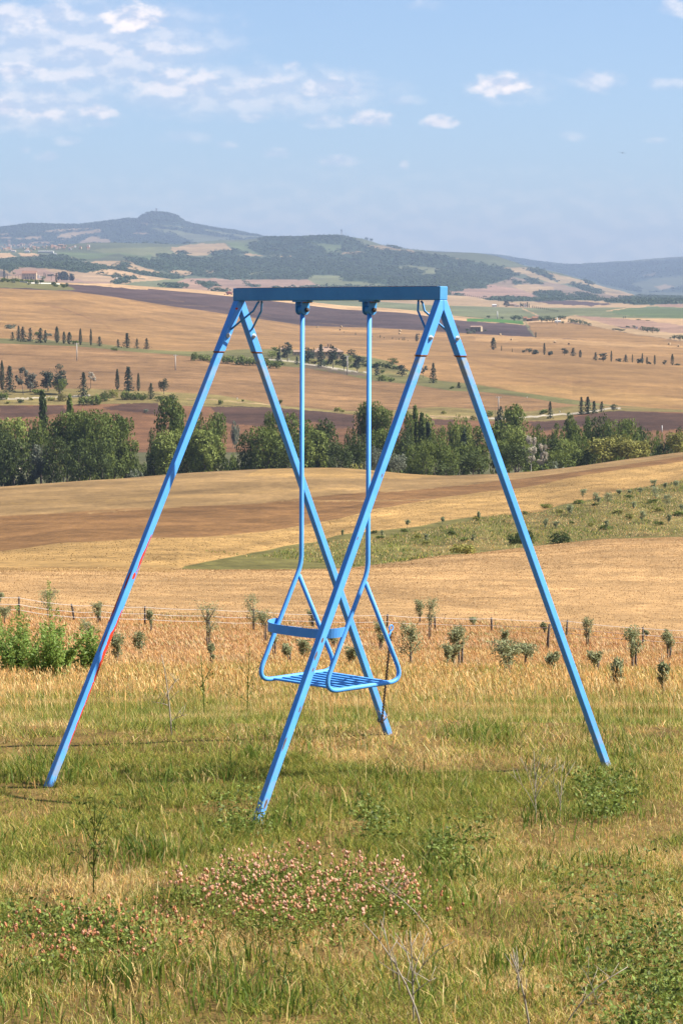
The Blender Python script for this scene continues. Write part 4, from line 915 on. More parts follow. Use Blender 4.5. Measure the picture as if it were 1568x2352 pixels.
# skyline trees of the middle ridge
for i, x in enumerate([560,575,588,602,618,632,640,655,668,684,700,712,724,736,746,760,778,790,806,820,836,850]):
    plant('cypress' if i % 3 else 'round', 'blue', zx('J', x), zy('J', 196 + (x - 560)*.115), zs('J', 22 if i % 3 else 16), zs('J', 8 if i % 3 else 16), 'tiny dark', 'on the ridge skyline', 'skyline trees on the ridge', d=9600)
for x, hh, w in [(235,18,24),(288,12,18),(322,22,20),(335,18,18),(365,14,30),(45,26,40),(70,20,24)]:
    plant('round', 'blue', zx('J', x), zy('J', 118 if x > 200 else 105), zs('J', hh), zs('J', w), 'round dark', 'on the ridge skyline', 'skyline trees on the ridge', d=9850)

# ------------------------------------------------------------------ buildings
M_STONE = plain_mat("stone_wall", (.34, .255, .15), .9, .25, 1.2)
M_STONE2 = plain_mat("plaster_wall", (.42, .30, .165), .9, .15, .8)
M_WHITE = plain_mat("white_wall", (.52, .49, .44), .85, .12, .6)
M_TILE = plain_mat("roof_tile", (.27, .125, .06), .9, .35, 2.2)
M_TILE2 = plain_mat("old_roof_tile", (.31, .20, .135), .9, .35, 2.2)
M_DARKW = plain_mat("window_dark", (.05, .04, .038), .4, .2, 5)
M_CONC = plain_mat("concrete", (.50, .48, .44), .9, .2, 3)
M_POLEW = plain_mat("pole_wood", (.42, .38, .33), .9, .25, 8)

def house(name, label, frame, cx, yb, w, h, depth=.6, roof=None, rh=.35, mats=(None, None), rotz=0.0, wins=(), chim=(), d=None, detail=True, lift=0.0, group=None, cat='house', hip=False, extra=None):
    x = zx(frame, cx); y = zy(frame, yb)
    if d is None: X, Y, Z, D = hit(x, y, 200)
    else: X, Y, Z, D = at_dist(x, d)
    W = zs(frame, w)*D/FV; Hh = zs(frame, h)*D/FV; R = Hh*rh; wl = Hh - R; Dp = W*depth
    root = thing(name, label, cat, (X, Y, Z + EYE + lift), group, (0, 0, rotz))
    wm, rm = mats[0] or M_STONE, mats[1] or M_TILE
    b = MB(); b.box((0, 0, wl/2 - .6), (W, Dp, wl + 1.2))
    if not hip: b.add([(-W/2, -Dp/2, wl), (-W/2, Dp/2, wl), (-W/2, 0, wl + R), (W/2, -Dp/2, wl), (W/2, Dp/2, wl), (W/2, 0, wl + R)], [(0, 2, 1), (3, 4, 5)])
    obj('wall', b.mesh('wall', [wm]), root)
    o = .35*W/14; t = .22
    b = MB(); rx = W/2 + o*.6; ry = Dp/2 + o
    ze = wl - o*R/(Dp/2) + .02
    if hip:
        k = min(Dp/2, W/2.6)
        b.add([(-rx, -ry, ze), (rx, -ry, ze), (rx, ry, ze), (-rx, ry, ze), (-W/2 + k, 0, wl + R), (W/2 - k, 0, wl + R), (-rx, -ry, ze - t), (rx, -ry, ze - t), (rx, ry, ze - t), (-rx, ry, ze - t)],
              [(0, 1, 5, 4), (1, 2, 5), (2, 3, 4, 5), (3, 0, 4), (0, 6, 7, 1), (1, 7, 8, 2), (2, 8, 9, 3), (3, 9, 6, 0), (6, 9, 8, 7)])
    else:
        prof = [(-ry, ze), (0, wl + R + .03), (ry, ze), (ry, ze + t), (0, wl + R + t + .03), (-ry, ze + t)]
        vs = [(-rx, p[0], p[1]) for p in prof] + [(rx, p[0], p[1]) for p in prof]
        b.add(vs, [(5, 4, 3, 2, 1, 0), (6, 7, 8, 9, 10, 11)] + [(i, (i+1) % 6, 6 + (i+1) % 6, 6 + i) for i in range(6)])
    rf = obj('roof', b.mesh('roof', [rm]), root)
    for (cxx, cyy) in chim:
        b = MB(); b.box((cxx*W, cyy*Dp, wl + R*.75 + .5), (.8, .8, R*.5 + 1.6)); b.box((cxx*W, cyy*Dp, wl + R + 1.45), (1.05, 1.05, .2)); obj('chimney', b.mesh('chimney', [rm]), rf)
    for (wx, wz, ww, wh, side) in wins:
        b = MB()
        if side == 'f': b.box((wx*W, -Dp/2 - .02, wz*wl), (ww*W, .14, wh*wl))
        elif side == 'r': b.box((W/2 + .02, wx*Dp, wz*wl), (.14, ww*Dp, wh*wl))
        else: b.box((-W/2 - .02, wx*Dp, wz*wl), (.14, ww*Dp, wh*wl))
        obj('window', b.mesh('window', [M_DARKW]), root)
    if extra: extra(root, W, Dp, wl, R)
    return root

fw = lambda rows, xs, ww=.06, wh=.22: [(x, z, ww, wh, 'f') for z in rows for x in xs]
def wing(root, W, Dp, wl, R):
    b = MB(); b.box((-W*.36, -Dp*.62, wl*.42), (W*.28, Dp*.5, wl*.84 + .6)); obj('wing_wall', b.mesh('wing_wall', [M_STONE]), root)
    b = MB(); x0, x1 = -W*.52, -W*.20; y0, y1 = -Dp*.92, -Dp*.30; z = wl*.84 + .3
    b.add([(x0, y0, z), (x1, y0, z), (x1, y1, z), (x0, y1, z), ((x0+x1)/2, (y0+y1)/2, z + R*.9)], [(0, 1, 4), (1, 2, 4), (2, 3, 4), (3, 0, 4), (3, 2, 1, 0)]); obj('wing_roof', b.mesh('wing_roof', [M_TILE2]), root)
house('farmhouse', 'stone farmhouse with low tiled roofs among dark pines beyond the hanger rods', 'E', 655, 300, 240, 92, .55, rh=.38, mats=(M_STONE2, M_TILE2), rotz=.12, wins=fw([.68], [-.18, -.06, .06, .2, .34]) + fw([.25], [-.12, .05, .3], .055, .3), chim=[(.02, -.1), (.12, .1)], hip=True, extra=wing)
house('outbuilding', 'small tile roofed outbuilding at the left end of the farm pines', 'E', 305, 252, 36, 34, .7, mats=(M_STONE, M_TILE2), rotz=.2, wins=fw([.5], [0.], .2, .4))
house('outbuilding', 'low long shed with tiled roof just left of the left hanger rod', 'E', 418, 276, 62, 40, .6, mats=(M_STONE, M_TILE2), rotz=.1, wins=fw([.5], [-.2, .2], .12, .4))
def lean(root, W, Dp, wl, R):
    b = MB(); L = W*.62; z = wl*.78
    b.add([(-W/2 - L, -Dp*.75, z*.82), (-W/2, -Dp*.75, z), (-W/2, Dp*.2, z*1.02), (-W/2 - L, Dp*.2, z*.86)] + [(-W/2 - L, -Dp*.75, z*.82 - .25), (-W/2, -Dp*.75, z - .25), (-W/2, Dp*.2, z*1.02 - .25), (-W/2 - L, Dp*.2, z*.86 - .25)], [(0,1,2,3),(7,6,5,4),(0,4,5,1),(1,5,6,2),(2,6,7,3),(3,7,4,0)])
    obj('porch_roof', b.mesh('porch_roof', [M_TILE2]), root)
    for i in range(4):
        b = MB(); xx = -W/2 - L*.97 + L*.31*i; zz = z*.82 + (z*.18)*(.03 + .31*i) - .25
        b.box((xx, -Dp*.72, zz/2 - .3), (.45, .45, zz + .6)); obj('porch_post', b.mesh('porch_post', [M_TILE]), root)
house('farmhouse', 'golden stone farmhouse with orange tiled roof on the green knoll at far left', 'H', 316, 918, 150, 88, .62, rh=.30, mats=(M_STONE2, M_TILE), rotz=.0, wins=fw([.72], [-.33, -.12, .05, .3], .05, .16) + fw([.22], [-.25, -.08, .15, .33], .07, .36), chim=[(-.44, 0)], extra=lean)
b_ = [(400, 905, 34, 40, 'pale outbuilding with ochre walls right of the golden farmhouse'), (425, 905, 26, 28, 'small pale annex beside the ochre outbuilding on the knoll')]
for cx, yb, w, h, lb in b_: house('outbuilding', lb, 'H', cx, yb, w, h, .8, mats=(M_WHITE, M_TILE2))
w_ = MB(); pts = [(215, 946), (300, 955), (330, 961), (430, 964), (560, 966), (640, 973)]
wp = [hit(zx('H', a), zy('H', b), 2000) for a, b in pts]
for i in range(len(wp)-1):
    if i == 1: continue
    p, q = Vector((wp[i][0], wp[i][1], wp[i][2] + EYE)), Vector((wp[i+1][0], wp[i+1][1], wp[i+1][2] + EYE))
    q = p.lerp(q, .92); dx = (q - p); L = dx.length; dx.normalize(); sx_ = Vector((-dx.y, dx.x, 0)).normalized()
    w_.box((p+q)/2 + Vector((0, 0, .4)), (L, .4, 1.1), (dx, sx_, dx.cross(sx_)))
tag(obj('garden_wall', w_.mesh('garden_wall', [M_WHITE])), 'low whitewashed garden wall below the golden farmhouse on the knoll', 'wall')
house('farmhouse', 'reddish stone farmhouse at the edge of the dark ploughed field right of the swing', 'T', 520, 655, 420, 205, .6, rh=.22, mats=(M_STONE, M_TILE2), rotz=-.35, wins=fw([.55], [.05, .3], .09, .22) + fw([.2], [.1, .36], .07, .3))
plant('bush', 'dark', zx('T', 180), zy('T', 620), zs('T', 90), zs('T', 150), 'dark', 'beside the reddish farmhouse', 'bushes by the reddish farmhouse')
plant('bush', 'grey', zx('T', 270), zy('T', 745), zs('T', 130), zs('T', 270), 'grey green', 'beside the reddish farmhouse', 'bushes by the reddish farmhouse')
plant('bush', 'grey', zx('T', 440), zy('T', 740), zs('T', 190), zs('T', 150), 'tall grey green', 'beside the reddish farmhouse', 'bushes by the reddish farmhouse')
plant('round', 'dark', zx('T', 850), zy('T', 670), zs('T', 100), zs('T', 120), 'small round', 'beside the reddish farmhouse', 'bushes by the reddish farmhouse')
plant('cypress', 'cyp', zx('J', 1062), zy('J', 838), zs('J', 36), zs('J', 7), 'thin', 'at the ploughed field edge', 'cypresses at the ploughed edge')
plant('cypress', 'cyp', zx('J', 1078), zy('J', 838), zs('J', 28), zs('J', 9), 'stubby', 'at the ploughed field edge', 'cypresses at the ploughed edge')
for cx, yb, w, h, lb, mats in [(380,140,30,30,'red roofed farm building left in the plain hamlet',(M_STONE,M_TILE)),(412,142,40,22,'long low red barn in the plain hamlet',(M_TILE,M_TILE)),(455,140,46,32,'largest red roofed house in the plain hamlet',(M_STONE,M_TILE)),(470,112,26,14,'pale roofed house behind the plain hamlet',(M_WHITE,M_TILE2)),(625,152,46,14,'low white shed among round trees on the plain',(M_WHITE,M_CONC))]:
    house('farmhouse', lb, 'G', cx, yb, w, h, .7, mats=mats, group='hamlet on the far plain')
house('farmhouse', 'small white house beside the grove on the far right plain', 'G', 1218, 198, 16, 20, .8, mats=(M_WHITE, M_TILE2))
for cx, yb, w, h, lb, mats in [(40,516,36,20,'pale low house at the left end of the estate',(M_WHITE,M_CONC)),(190,512,58,24,'broad stone house of the estate',(M_STONE2,M_TILE2)),(222,516,40,16,'low white wing of the estate',(M_WHITE,M_TILE2)),(290,520,18,34,'white tower house of the estate',(M_WHITE,M_TILE2)),(160,508,26,20,'small ochre house of the estate',(M_STONE,M_TILE2))]:
    house('farmhouse', lb, 'K', cx, yb, w, h, .7, mats=mats, group='estate on the far plain')
# hill town far left
r_ = random.Random(5)
town = []
for i in range(58):
    cx = r_.choice([r_.uniform(0, 130), r_.uniform(100, 470), r_.uniform(450, 960)]); base = 590 if cx < 460 else 580
    yb = base + r_.uniform(-32, 40) if cx < 460 else base + r_.uniform(-8, 30)
    w = r_.uniform(13, 30); h = w*r_.uniform(.75, 1.25)
    town.append((cx, yb, w, h))
town.sort()
for i, (cx, yb, w, h) in enumerate(town):
    pos = 'at left' if cx < 200 else 'in the middle' if cx < 500 else 'at right'
    house('town_house', 'tiny ochre house with tiled roof in the far hill town %s' % pos, 'H', cx, yb, w, h, .8, mats=(r_.choice([M_STONE, M_STONE2, M_WHITE, M_STONE]), r_.choice([M_TILE, M_TILE2])), rotz=r_.uniform(-.5, .5), group='houses of the far hill town ' + pos)
for cx, yb, w, h, lb in [(490,640,160,22,'long pale warehouse below the far hill town'),(150,632,34,18,'small white shed left of the pale warehouse'),(290,632,56,16,'white shed between the pale fields of the hill town'),(575,656,56,14,'low white shed right of the pale warehouse'),(648,588,56,42,'broad pale palace in the far hill town'),(98,560,26,60,'square ochre tower in the far hill town')]:
    house('town_house' if h > 30 else 'warehouse', lb, 'H', cx, yb, w, h, .4, mats=(M_WHITE if h < 30 else M_STONE2, M_CONC if h < 30 else M_TILE2), rh=.2, cat='building')

# castle tower on the rocky hill
def tower():
    X, Y, Z, D = at_dist(362, 15000); k = D/FV
    a, t = vray(362, 490); z0 = D*float(t)
    root = thing('castle', 'ruined hilltop castle with one square battlemented tower on the far blue hill', 'castle', (X, Y, z0 + EYE))
    b = MB(); w = 3.0*k; h = 11.0*k; b.box((0, 0, h/2 - 12), (w, w, h + 24)); obj('tower', b.mesh('tower', [M_STONE]), root)
    b = MB(); b.box((0, 0, h*.93), (w*1.25, w*1.25, h*.1))
    obj('battlement', b.mesh('battlement', [M_STONE]), root)
    b = MB(); b.box((-4.4*k, 0, 2.4*k - 10), (2*k, 2*k, 4.8*k + 20)); obj('turret', b.mesh('turret', [M_STONE]), root)
    b = MB(); b.box((-9*k, 0, .9*k - 12), (9*k, 2.5*k, 1.8*k + 24)); b.box((9*k, 0, -1.6*k - 12), (13*k, 2.5*k, 2*k + 24)); obj('curtain_wall', b.mesh('curtain_wall', [M_STONE]), root)
tower()
M_STEEL = plain_mat("grey_steel", (.32, .33, .34), .6, .2, 2, metal=.3)
def mast(x, ytop, wpx, label, lattice):
    X, Y, Z, D = at_dist(x, 9950); k = D/FV; a, t = vray(x, ytop); H = D*float(t) - Z
    b = MB()
    if lattice:
        for i in range(3):
            q = 2*math.pi*i/3; b.tube([(math.cos(q)*wpx*k, math.sin(q)*wpx*k, -8), (math.cos(q)*wpx*k*.4, math.sin(q)*wpx*k*.4, H*.97)], .9, 5)
        for j in range(9):
            z = H*j/9; s = wpx*k*(1 - .6*j/9)
            for i in range(3):
                q = 2*math.pi*i/3; q2 = q + 2*math.pi/3; z2 = H*(j+1)/9; s2 = wpx*k*(1 - .6*(j+1)/9)
                b.tube([(math.cos(q)*s, math.sin(q)*s, z), (math.cos(q2)*s2, math.sin(q2)*s2, z2)], .45, 4)
        b.box((0, 0, H), (5, 5, 7))
    else: b.tube([(0, 0, -8), (0, 0, H)], [1.3, .7], 6)
    tag(obj('radio_mast', b.mesh('radio_mast', [M_STEEL]), None, (X, Y, Z + EYE)), label, 'mast')
mast(zx('J', 125), zy('J', 42), 1.9, 'tall lattice radio mast on the wooded ridge skyline', True)
mast(zx('J', 160), zy('J', 62), 1., 'shorter thin radio mast beside the lattice one on the ridge', False)

# utility poles
for f, x, yt, yb, lb, ins in [('F',680,283,436,'wooden utility pole in the left wheat field',True),('F',1548,385,520,'wooden utility pole in the wheat right of the left swing leg',True),('E',811,278,426,'pale utility pole in front of the farmhouse',True),('D',181,40,140,'utility pole behind the trees right of the swing',True),('D',1408,258,308,'short white post in the ploughed field at right',False),('H',1238,898,948,'thin distant pole on the pale field right of the knoll',False),('G',172,68,124,'thin pole on the green plain left of the hamlet',False),('G',620,115,168,'pale pole among the round trees of the hamlet',False)]:
    x_, yb_ = zx(f, x), zy(f, yb)
    X, Y, Z, D = hit(x_, yb_, 300); H = zs(f, yb - yt)*D/FV
    root = thing('utility_pole' if ins else 'post', lb, 'pole', (X, Y, Z + EYE))
    b = MB(); r0 = max(.14, .30*D/1400); b.tube([(0, 0, -.4), (0, 0, H)], [r0, r0*.75], 8); obj('shaft', b.mesh('shaft', [M_POLEW if ins else M_CONC], True), root)
    if ins:
        b = MB(); b.box((0, 0, H - .5), (2.2, .2, .2)); obj('crossarm', b.mesh('crossarm', [M_POLEW]), root)
        for s in (-.9, 0, .9):
            b = MB(); b.tube([(s, 0, H - .4), (s, 0, H - .05)], .09, 6); obj('insulator', b.mesh('insulator', [M_WHITE]), root)
# roadside marker posts
for f, x, yb, h in [('B',785,178,18),('D',395,52,10),('D',640,160,12),('E',358,312,14)]:
    X, Y, Z, D = hit(zx(f, x), zy(f, yb), 300); b = MB(); b.tube([(0, 0, -.2), (0, 0, zs(f, h)*D/FV)], .16, 8); b.tube([(0, 0, zs(f, h)*D/FV*.7), (0, 0, zs(f, h)*D/FV*.9)], .18, 8)
    KIDS.append((tag(obj('marker_post', b.mesh('marker_post', [M_WHITE]), None, (X, Y, Z + EYE)), None, 'post', 'white marker posts along the roads'), 'small white', 'marker post', 'along the country roads', zx(f, x), zy(f, yb)))
# hay bales
M_HAY = plain_mat("straw_bale", (.42, .30, .16), .95, .3, 3)
hb = MB(); n = 20
hb.tube([(-.62, 0, .72), (-.6, 0, .72), (.6, 0, .72), (.62, 0, .72)], [.70, .74, .74, .70], n); hbm = hb.mesh('hay_bale', [M_HAY])
for f, x, yb in [('E',580,60),('E',762,58),('E',755,82),('E',1217,111),('E',1221,90),('E',1366,118),('G',277,287),('G',603,306),('G',708,321),('G',1463,320),('G',1532,335),('G',193,250)]:
    X, Y, Z, D = hit(zx(f, x), zy(f, yb), 900)
    o = obj('hay_bale', hbm, None, (X, Y, Z + EYE), (0, 0, random.random()*3), (1.25, 1.25, 1.25)); o['category'] = 'hay bale'; o['group'] = 'round hay bales on the far wheat'
    KIDS.append((o, 'pale round', 'hay bale', 'on the far wheat', zx(f, x), zy(f, yb)))
# red combine at the edge of the pale strip, left of the beam
X, Y, Z, D = hit(zx('I', 727), zy('I', 708), 2000); k = D/FV
root = thing('combine_harvester', 'small red combine harvester on the pale strip left of the beam end', 'harvester', (X, Y, Z + EYE))
M_RED = plain_mat("red_machine", (.34, .13, .10), .5, .2, 1)
b = MB(); b.box((0, 0, 2.2), (6.2, 3, 2.4)); b.box((-.6, 0, 3.7), (3.4, 2.6, .9)); obj('body', b.mesh('body', [M_RED], bevel=.2), root)
b = MB(); b.box((-3.4, 0, 2.9), (1.5, 2.2, 1.8)); obj('cab', b.mesh('cab', [M_DARKW], bevel=.15), root)
b = MB(); b.box((-5.2, 0, .8), (1.6, 6.5, 1.0)); obj('header', b.mesh('header', [M_RED], bevel=.1), root)
for wx_, wr in ((-2.2, .95), (2.3, .6)):
    for s in (-1, 1):
        b = MB(); b.tube([(wx_, s*1.3, wr), (wx_, s*1.75, wr)], wr, 16); obj('wheel', b.mesh('wheel', [M_DARKW]), root)
# gliding bird
X, Y = 0, 0
a, t = vray(1428, 351); D = 420.; X, Y, Zb = D*math.sin(float(a)), D*math.cos(float(a)), D*float(t) + EYE
b = MB(); sp_ = []
for i in range(13):
    s = i/6 - 1; sp_.append((s, .10*abs(s)**1.3 - .05, .10*abs(s) - .06*s*s))
vs = []
for (s, yy, z) in sp_:
    c = .15*(1 - abs(s)**2.2) + .025
    vs += [(s*.62, yy + c*.5, z*.6 + .012), (s*.62, yy - c*.5, z*.6), (s*.62, yy, z*.6 - .012)]
fs = []
for i in range(12):
    for j in range(3): fs.append((i*3+j, i*3+(j+1) % 3, i*3+3+(j+1) % 3, i*3+3+j))
fs += [(2, 1, 0), (36, 37, 38)]
b.add(vs, fs); b.tube([(0, .22, .0), (0, .16, .0), (0, .05, -.01), (0, -.12, 0), (0, -.22, .0), (0, -.36, 0)], [.012, .035, .06, .05, .03, .05], 8)
M_BIRD = plain_mat("feathers", (.05, .045, .045), .8, .2, 8)
tag(obj('bird', b.mesh('bird', [M_BIRD], True), None, (X, Y, Zb), (0, math.radians(8), math.radians(12))), 'dark bird gliding alone in the sky at right', 'bird')

# far woods on the ridges: crowns packed so that nobody could count them
def far_wood():
    fz = np.zeros((NROW, NCOL), bool)
    g = TC[..., 1]/np.maximum(TC[..., 0], 1e-4)
    fz = (g > 1.28) & (TC[..., 1] < .085) & (TD > 3300) & (TD < 17500) & (np.abs(AZ)[None, :] < math.radians(9.2))
    ii = np.flatnonzero(fz.ravel()); r = np.random.default_rng(3)
    ii = r.choice(ii, 22000)
    X = TX.ravel()[ii]; Y = TY.ravel()[ii]; Z = TZ.ravel()[ii]; D = TD.ravel()[ii]
    X = X + r.normal(0, 8, len(X)); Y = Y + r.normal(0, 25, len(X)); Z = ground(X, Y)
    h = r.uniform(4.5, 9, len(X))*np.clip(D/8000, .8, 1.35); w = h*r.uniform(.5, .85, len(X))
    m = 14; d = r.normal(size=(len(X), m, 3)); d /= np.linalg.norm(d, axis=2)[..., None]; d[..., 2] = np.abs(d[..., 2])*.9 - .1
    P = np.stack([X, Y, Z + h*.35 + EYE], 1)[:, None, :] + d*np.stack([w, w, h*.62], 1)[:, None, :]
    nn = d*.5 + np.array([.15, 0, .75]) + r.normal(size=d.shape)*.22; nn /= np.linalg.norm(nn, axis=2)[..., None]
    V, F, L_ = leaf_cards(P.reshape(-1, 3), nn.reshape(-1, 3), np.repeat(w*.52, m), r, .8)
    tone = np.repeat(r.random(len(X))*.6, m*4)
    me = make_mesh('far_wood', V, F, L_, [LEAF['blue']], False, {'tone': tone})
    tag(obj('far_wood', me), 'distant woods covering the ridges and hedgerows below the skyline', 'woods', kind='stuff')
far_wood()
# ------------------------------------------------------------------ the swing
SC = 0.8
_p0 = 0.0451; _dl = PITCH - _p0
def _rx(v):
    return np.array([v[0], v[1]*math.cos(_dl)+v[2]*math.sin(_dl), -v[1]*math.sin(_dl)+v[2]*math.cos(_dl)])
_yaw = 0.817; _ti = -0.02528876
_u0 = np.array([math.cos(_yaw), -math.sin(_yaw), 0.]); SV = np.array([math.sin(_yaw), math.cos(_yaw), 0.]); _z = np.array([0, 0, 1.])
SU = _rx(_u0*math.cos(_ti)+_z*math.sin(_ti)); SWv = _rx(_z*math.cos(_ti)-_u0*math.sin(_ti)); SV = _rx(SV)
SCn = _rx(np.array([-.0358, 15.4217, .5936])) * SC + np.array([0, 0, EYE])
def S(u, v, w): return Vector(SCn + SU*u + SV*v + SWv*w)
AXS = (Vector(SU), Vector(SV), Vector(SWv))
BL = 1.8417*SC; BH = .0792*SC; BW = .0632*SC; SS = .3238*SC; SB = .2204*SC; SA_ = .05*SC; TA = .0345
HLU = -.2988*SC; HRU = .2978*SC
LEG = {'LN': (.45006, .01253, 2.9136*SC), 'LF': (.46210, .01981, 2.8984*SC), 'RN': (.45693, .02317, 2.9195*SC), 'RF': (.4738, .03000, 2.8816*SC)}

def paint_mat(name, red=(), rust=.5, redn=0.0, dark=1.0, stain=False, mark=(.44, .040, .012)):
    """weathered blue gloss paint; red = list of (along, across, length, width) places where the red undercoat shows"""
    m, nt, N, L = new_mat(name)
    out = N('ShaderNodeOutputMaterial'); b = N('ShaderNodeBsdfPrincipled')
    tc = N('ShaderNodeTexCoord'); uvn = N('ShaderNodeUVMap')
    def noise(sc, det=5, ro=.6, vec=None):
        n = N('ShaderNodeTexNoise'); n.inputs['Scale'].default_value = sc; n.inputs['Detail'].default_value = det; n.inputs['Roughness'].default_value = ro
        L(vec or tc.outputs['Object'], n.inputs['Vector']); return n.outputs[0]
    def m_(op, a, c, clamp=False):
        n = N('ShaderNodeMath'); n.operation = op; n.use_clamp = clamp
        for i, v in enumerate((a, c)):
            if isinstance(v, (int, float)): n.inputs[i].default_value = v
            else: L(v, n.inputs[i])
        return n.outputs[0]
    def mix(f, a, c):
        n = N('ShaderNodeMix'); n.data_type = 'RGBA'
        if isinstance(f, float): n.inputs[0].default_value = f
        else: L(f, n.inputs[0])
        for i, v in ((6, a), (7, c)):
            if isinstance(v, tuple): n.inputs[i].default_value = (*v, 1)
            else: L(v, n.inputs[i])
        return n.outputs[2]
    def step(v, lo, hi):
        n = N('ShaderNodeMapRange'); n.interpolation_type = 'SMOOTHSTEP'; L(v, n.inputs[0]); n.inputs[1].default_value = lo; n.inputs[2].default_value = hi; return n.outputs[0]
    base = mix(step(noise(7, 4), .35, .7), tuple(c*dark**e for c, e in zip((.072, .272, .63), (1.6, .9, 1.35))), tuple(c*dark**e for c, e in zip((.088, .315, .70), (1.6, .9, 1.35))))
    base = mix(m_('MULTIPLY', step(noise(60, 3), .55, .8), .35), base, (.12, .31, .52))
    dust = step(noise(2.2, 6, .7), .52, .75)
    base = mix(m_('MULTIPLY', dust, .16), base, (.24, .34, .42))
    chips = step(noise(17, 9, .78), .70 - .035 * rust, .735 - .035 * rust)
    base = mix(m_('MULTIPLY', chips, .85), base, (.16, .075, .04))
    if stain:
        su = N('ShaderNodeSeparateXYZ'); L(uvn.outputs[0], su.inputs[0])
        near = N('ShaderNodeMapRange'); L(su.outputs[0], near.inputs[0]); near.inputs[1].default_value = .62; near.inputs[2].default_value = .28; near.inputs[3].default_value = 0; near.inputs[4].default_value = .9
        st = m_('MULTIPLY', near.outputs[0], step(noise(9, 6, .7), .40, .62), True)
        base = mix(st, base, (.30, .27, .16))
        foot = N('ShaderNodeMapRange'); L(su.outputs[0], foot.inputs[0]); foot.inputs[1].default_value = 2.25; foot.inputs[2].default_value = 2.62; foot.inputs[3].default_value = 0; foot.inputs[4].default_value = .75
        sf = m_('MULTIPLY', foot.outputs[0], step(noise(16, 6, .75), .42, .6), True)
        base = mix(sf, base, (.27, .23, .16))
    if redn > 0:
        rr = step(noise(34, 3, .6), .735 - redn, .745 - redn)
        base = mix(rr, base, (.42, .035, .02))
    if red:
        sp = N('ShaderNodeSeparateXYZ'); L(uvn.outputs[0], sp.inputs[0])
        wob = m_('MULTIPLY', m_('SUBTRACT', noise(30, 5, .65), .5), 3.2)
        acc = None
        for (l0, p0, a, w) in red:
            a, w = a*1.1, w*1.45
            d = m_('ADD', m_('POWER', m_('ABSOLUTE', m_('DIVIDE', m_('SUBTRACT', sp.outputs[0], l0), a), 0), 2.0), m_('POWER', m_('ABSOLUTE', m_('DIVIDE', m_('SUBTRACT', sp.outputs[1], p0), w), 0), 2.0))
            v = m_('ADD', m_('SUBTRACT', 1.0, d), wob)
            acc = v if acc is None else m_('MAXIMUM', acc, v)
        base = mix(step(acc, .0, .12), base, mark)
    L(base, b.inputs['Base Color'])
    ro = N('ShaderNodeMapRange'); L(noise(14, 4), ro.inputs[0]); ro.inputs[3].default_value = .42; ro.inputs[4].default_value = .62
    L(ro.outputs[0], b.inputs['Roughness']); b.inputs['Specular IOR Level'].default_value = .28
    bp = N('ShaderNodeBump'); bp.inputs['Strength'].default_value = .12; bp.inputs['Distance'].default_value = .002
    L(noise(120, 4), bp.inputs['Height']); L(bp.outputs[0], b.inputs['Normal'])
    L(b.outputs[0], out.inputs[0])
    return m

M_BLUE = paint_mat("blue_paint"); M_LEG = paint_mat("blue_paint_leg", rust=.9, stain=True); M_BLUE_SHADE = paint_mat("blue_paint_shaded", rust=1.0, dark=.74)  # last one: the same blue paint, with the beam's shade put into its colour
M_SLV = paint_mat("blue_paint_sleeve", redn=.02)
M_SLVR = paint_mat("blue_paint_sleeve_chipped", redn=.075)
M_RUST = plain_mat("rust", (.23, .085, .03), .85, .5, 60, col2=(.07, .03, .018))
M_ZINC = plain_mat("zinc", (.62, .62, .60), .45, .25, 90, metal=.5)
M_BOLT = plain_mat("greasy_bolt", (.10, .075, .06), .6, .4, 80, metal=.4, col2=(.05, .03, .02))
M_CHAIN = plain_mat("chain_steel", (.16, .14, .125), .5, .4, 120, metal=.7, col2=(.09, .05, .03))

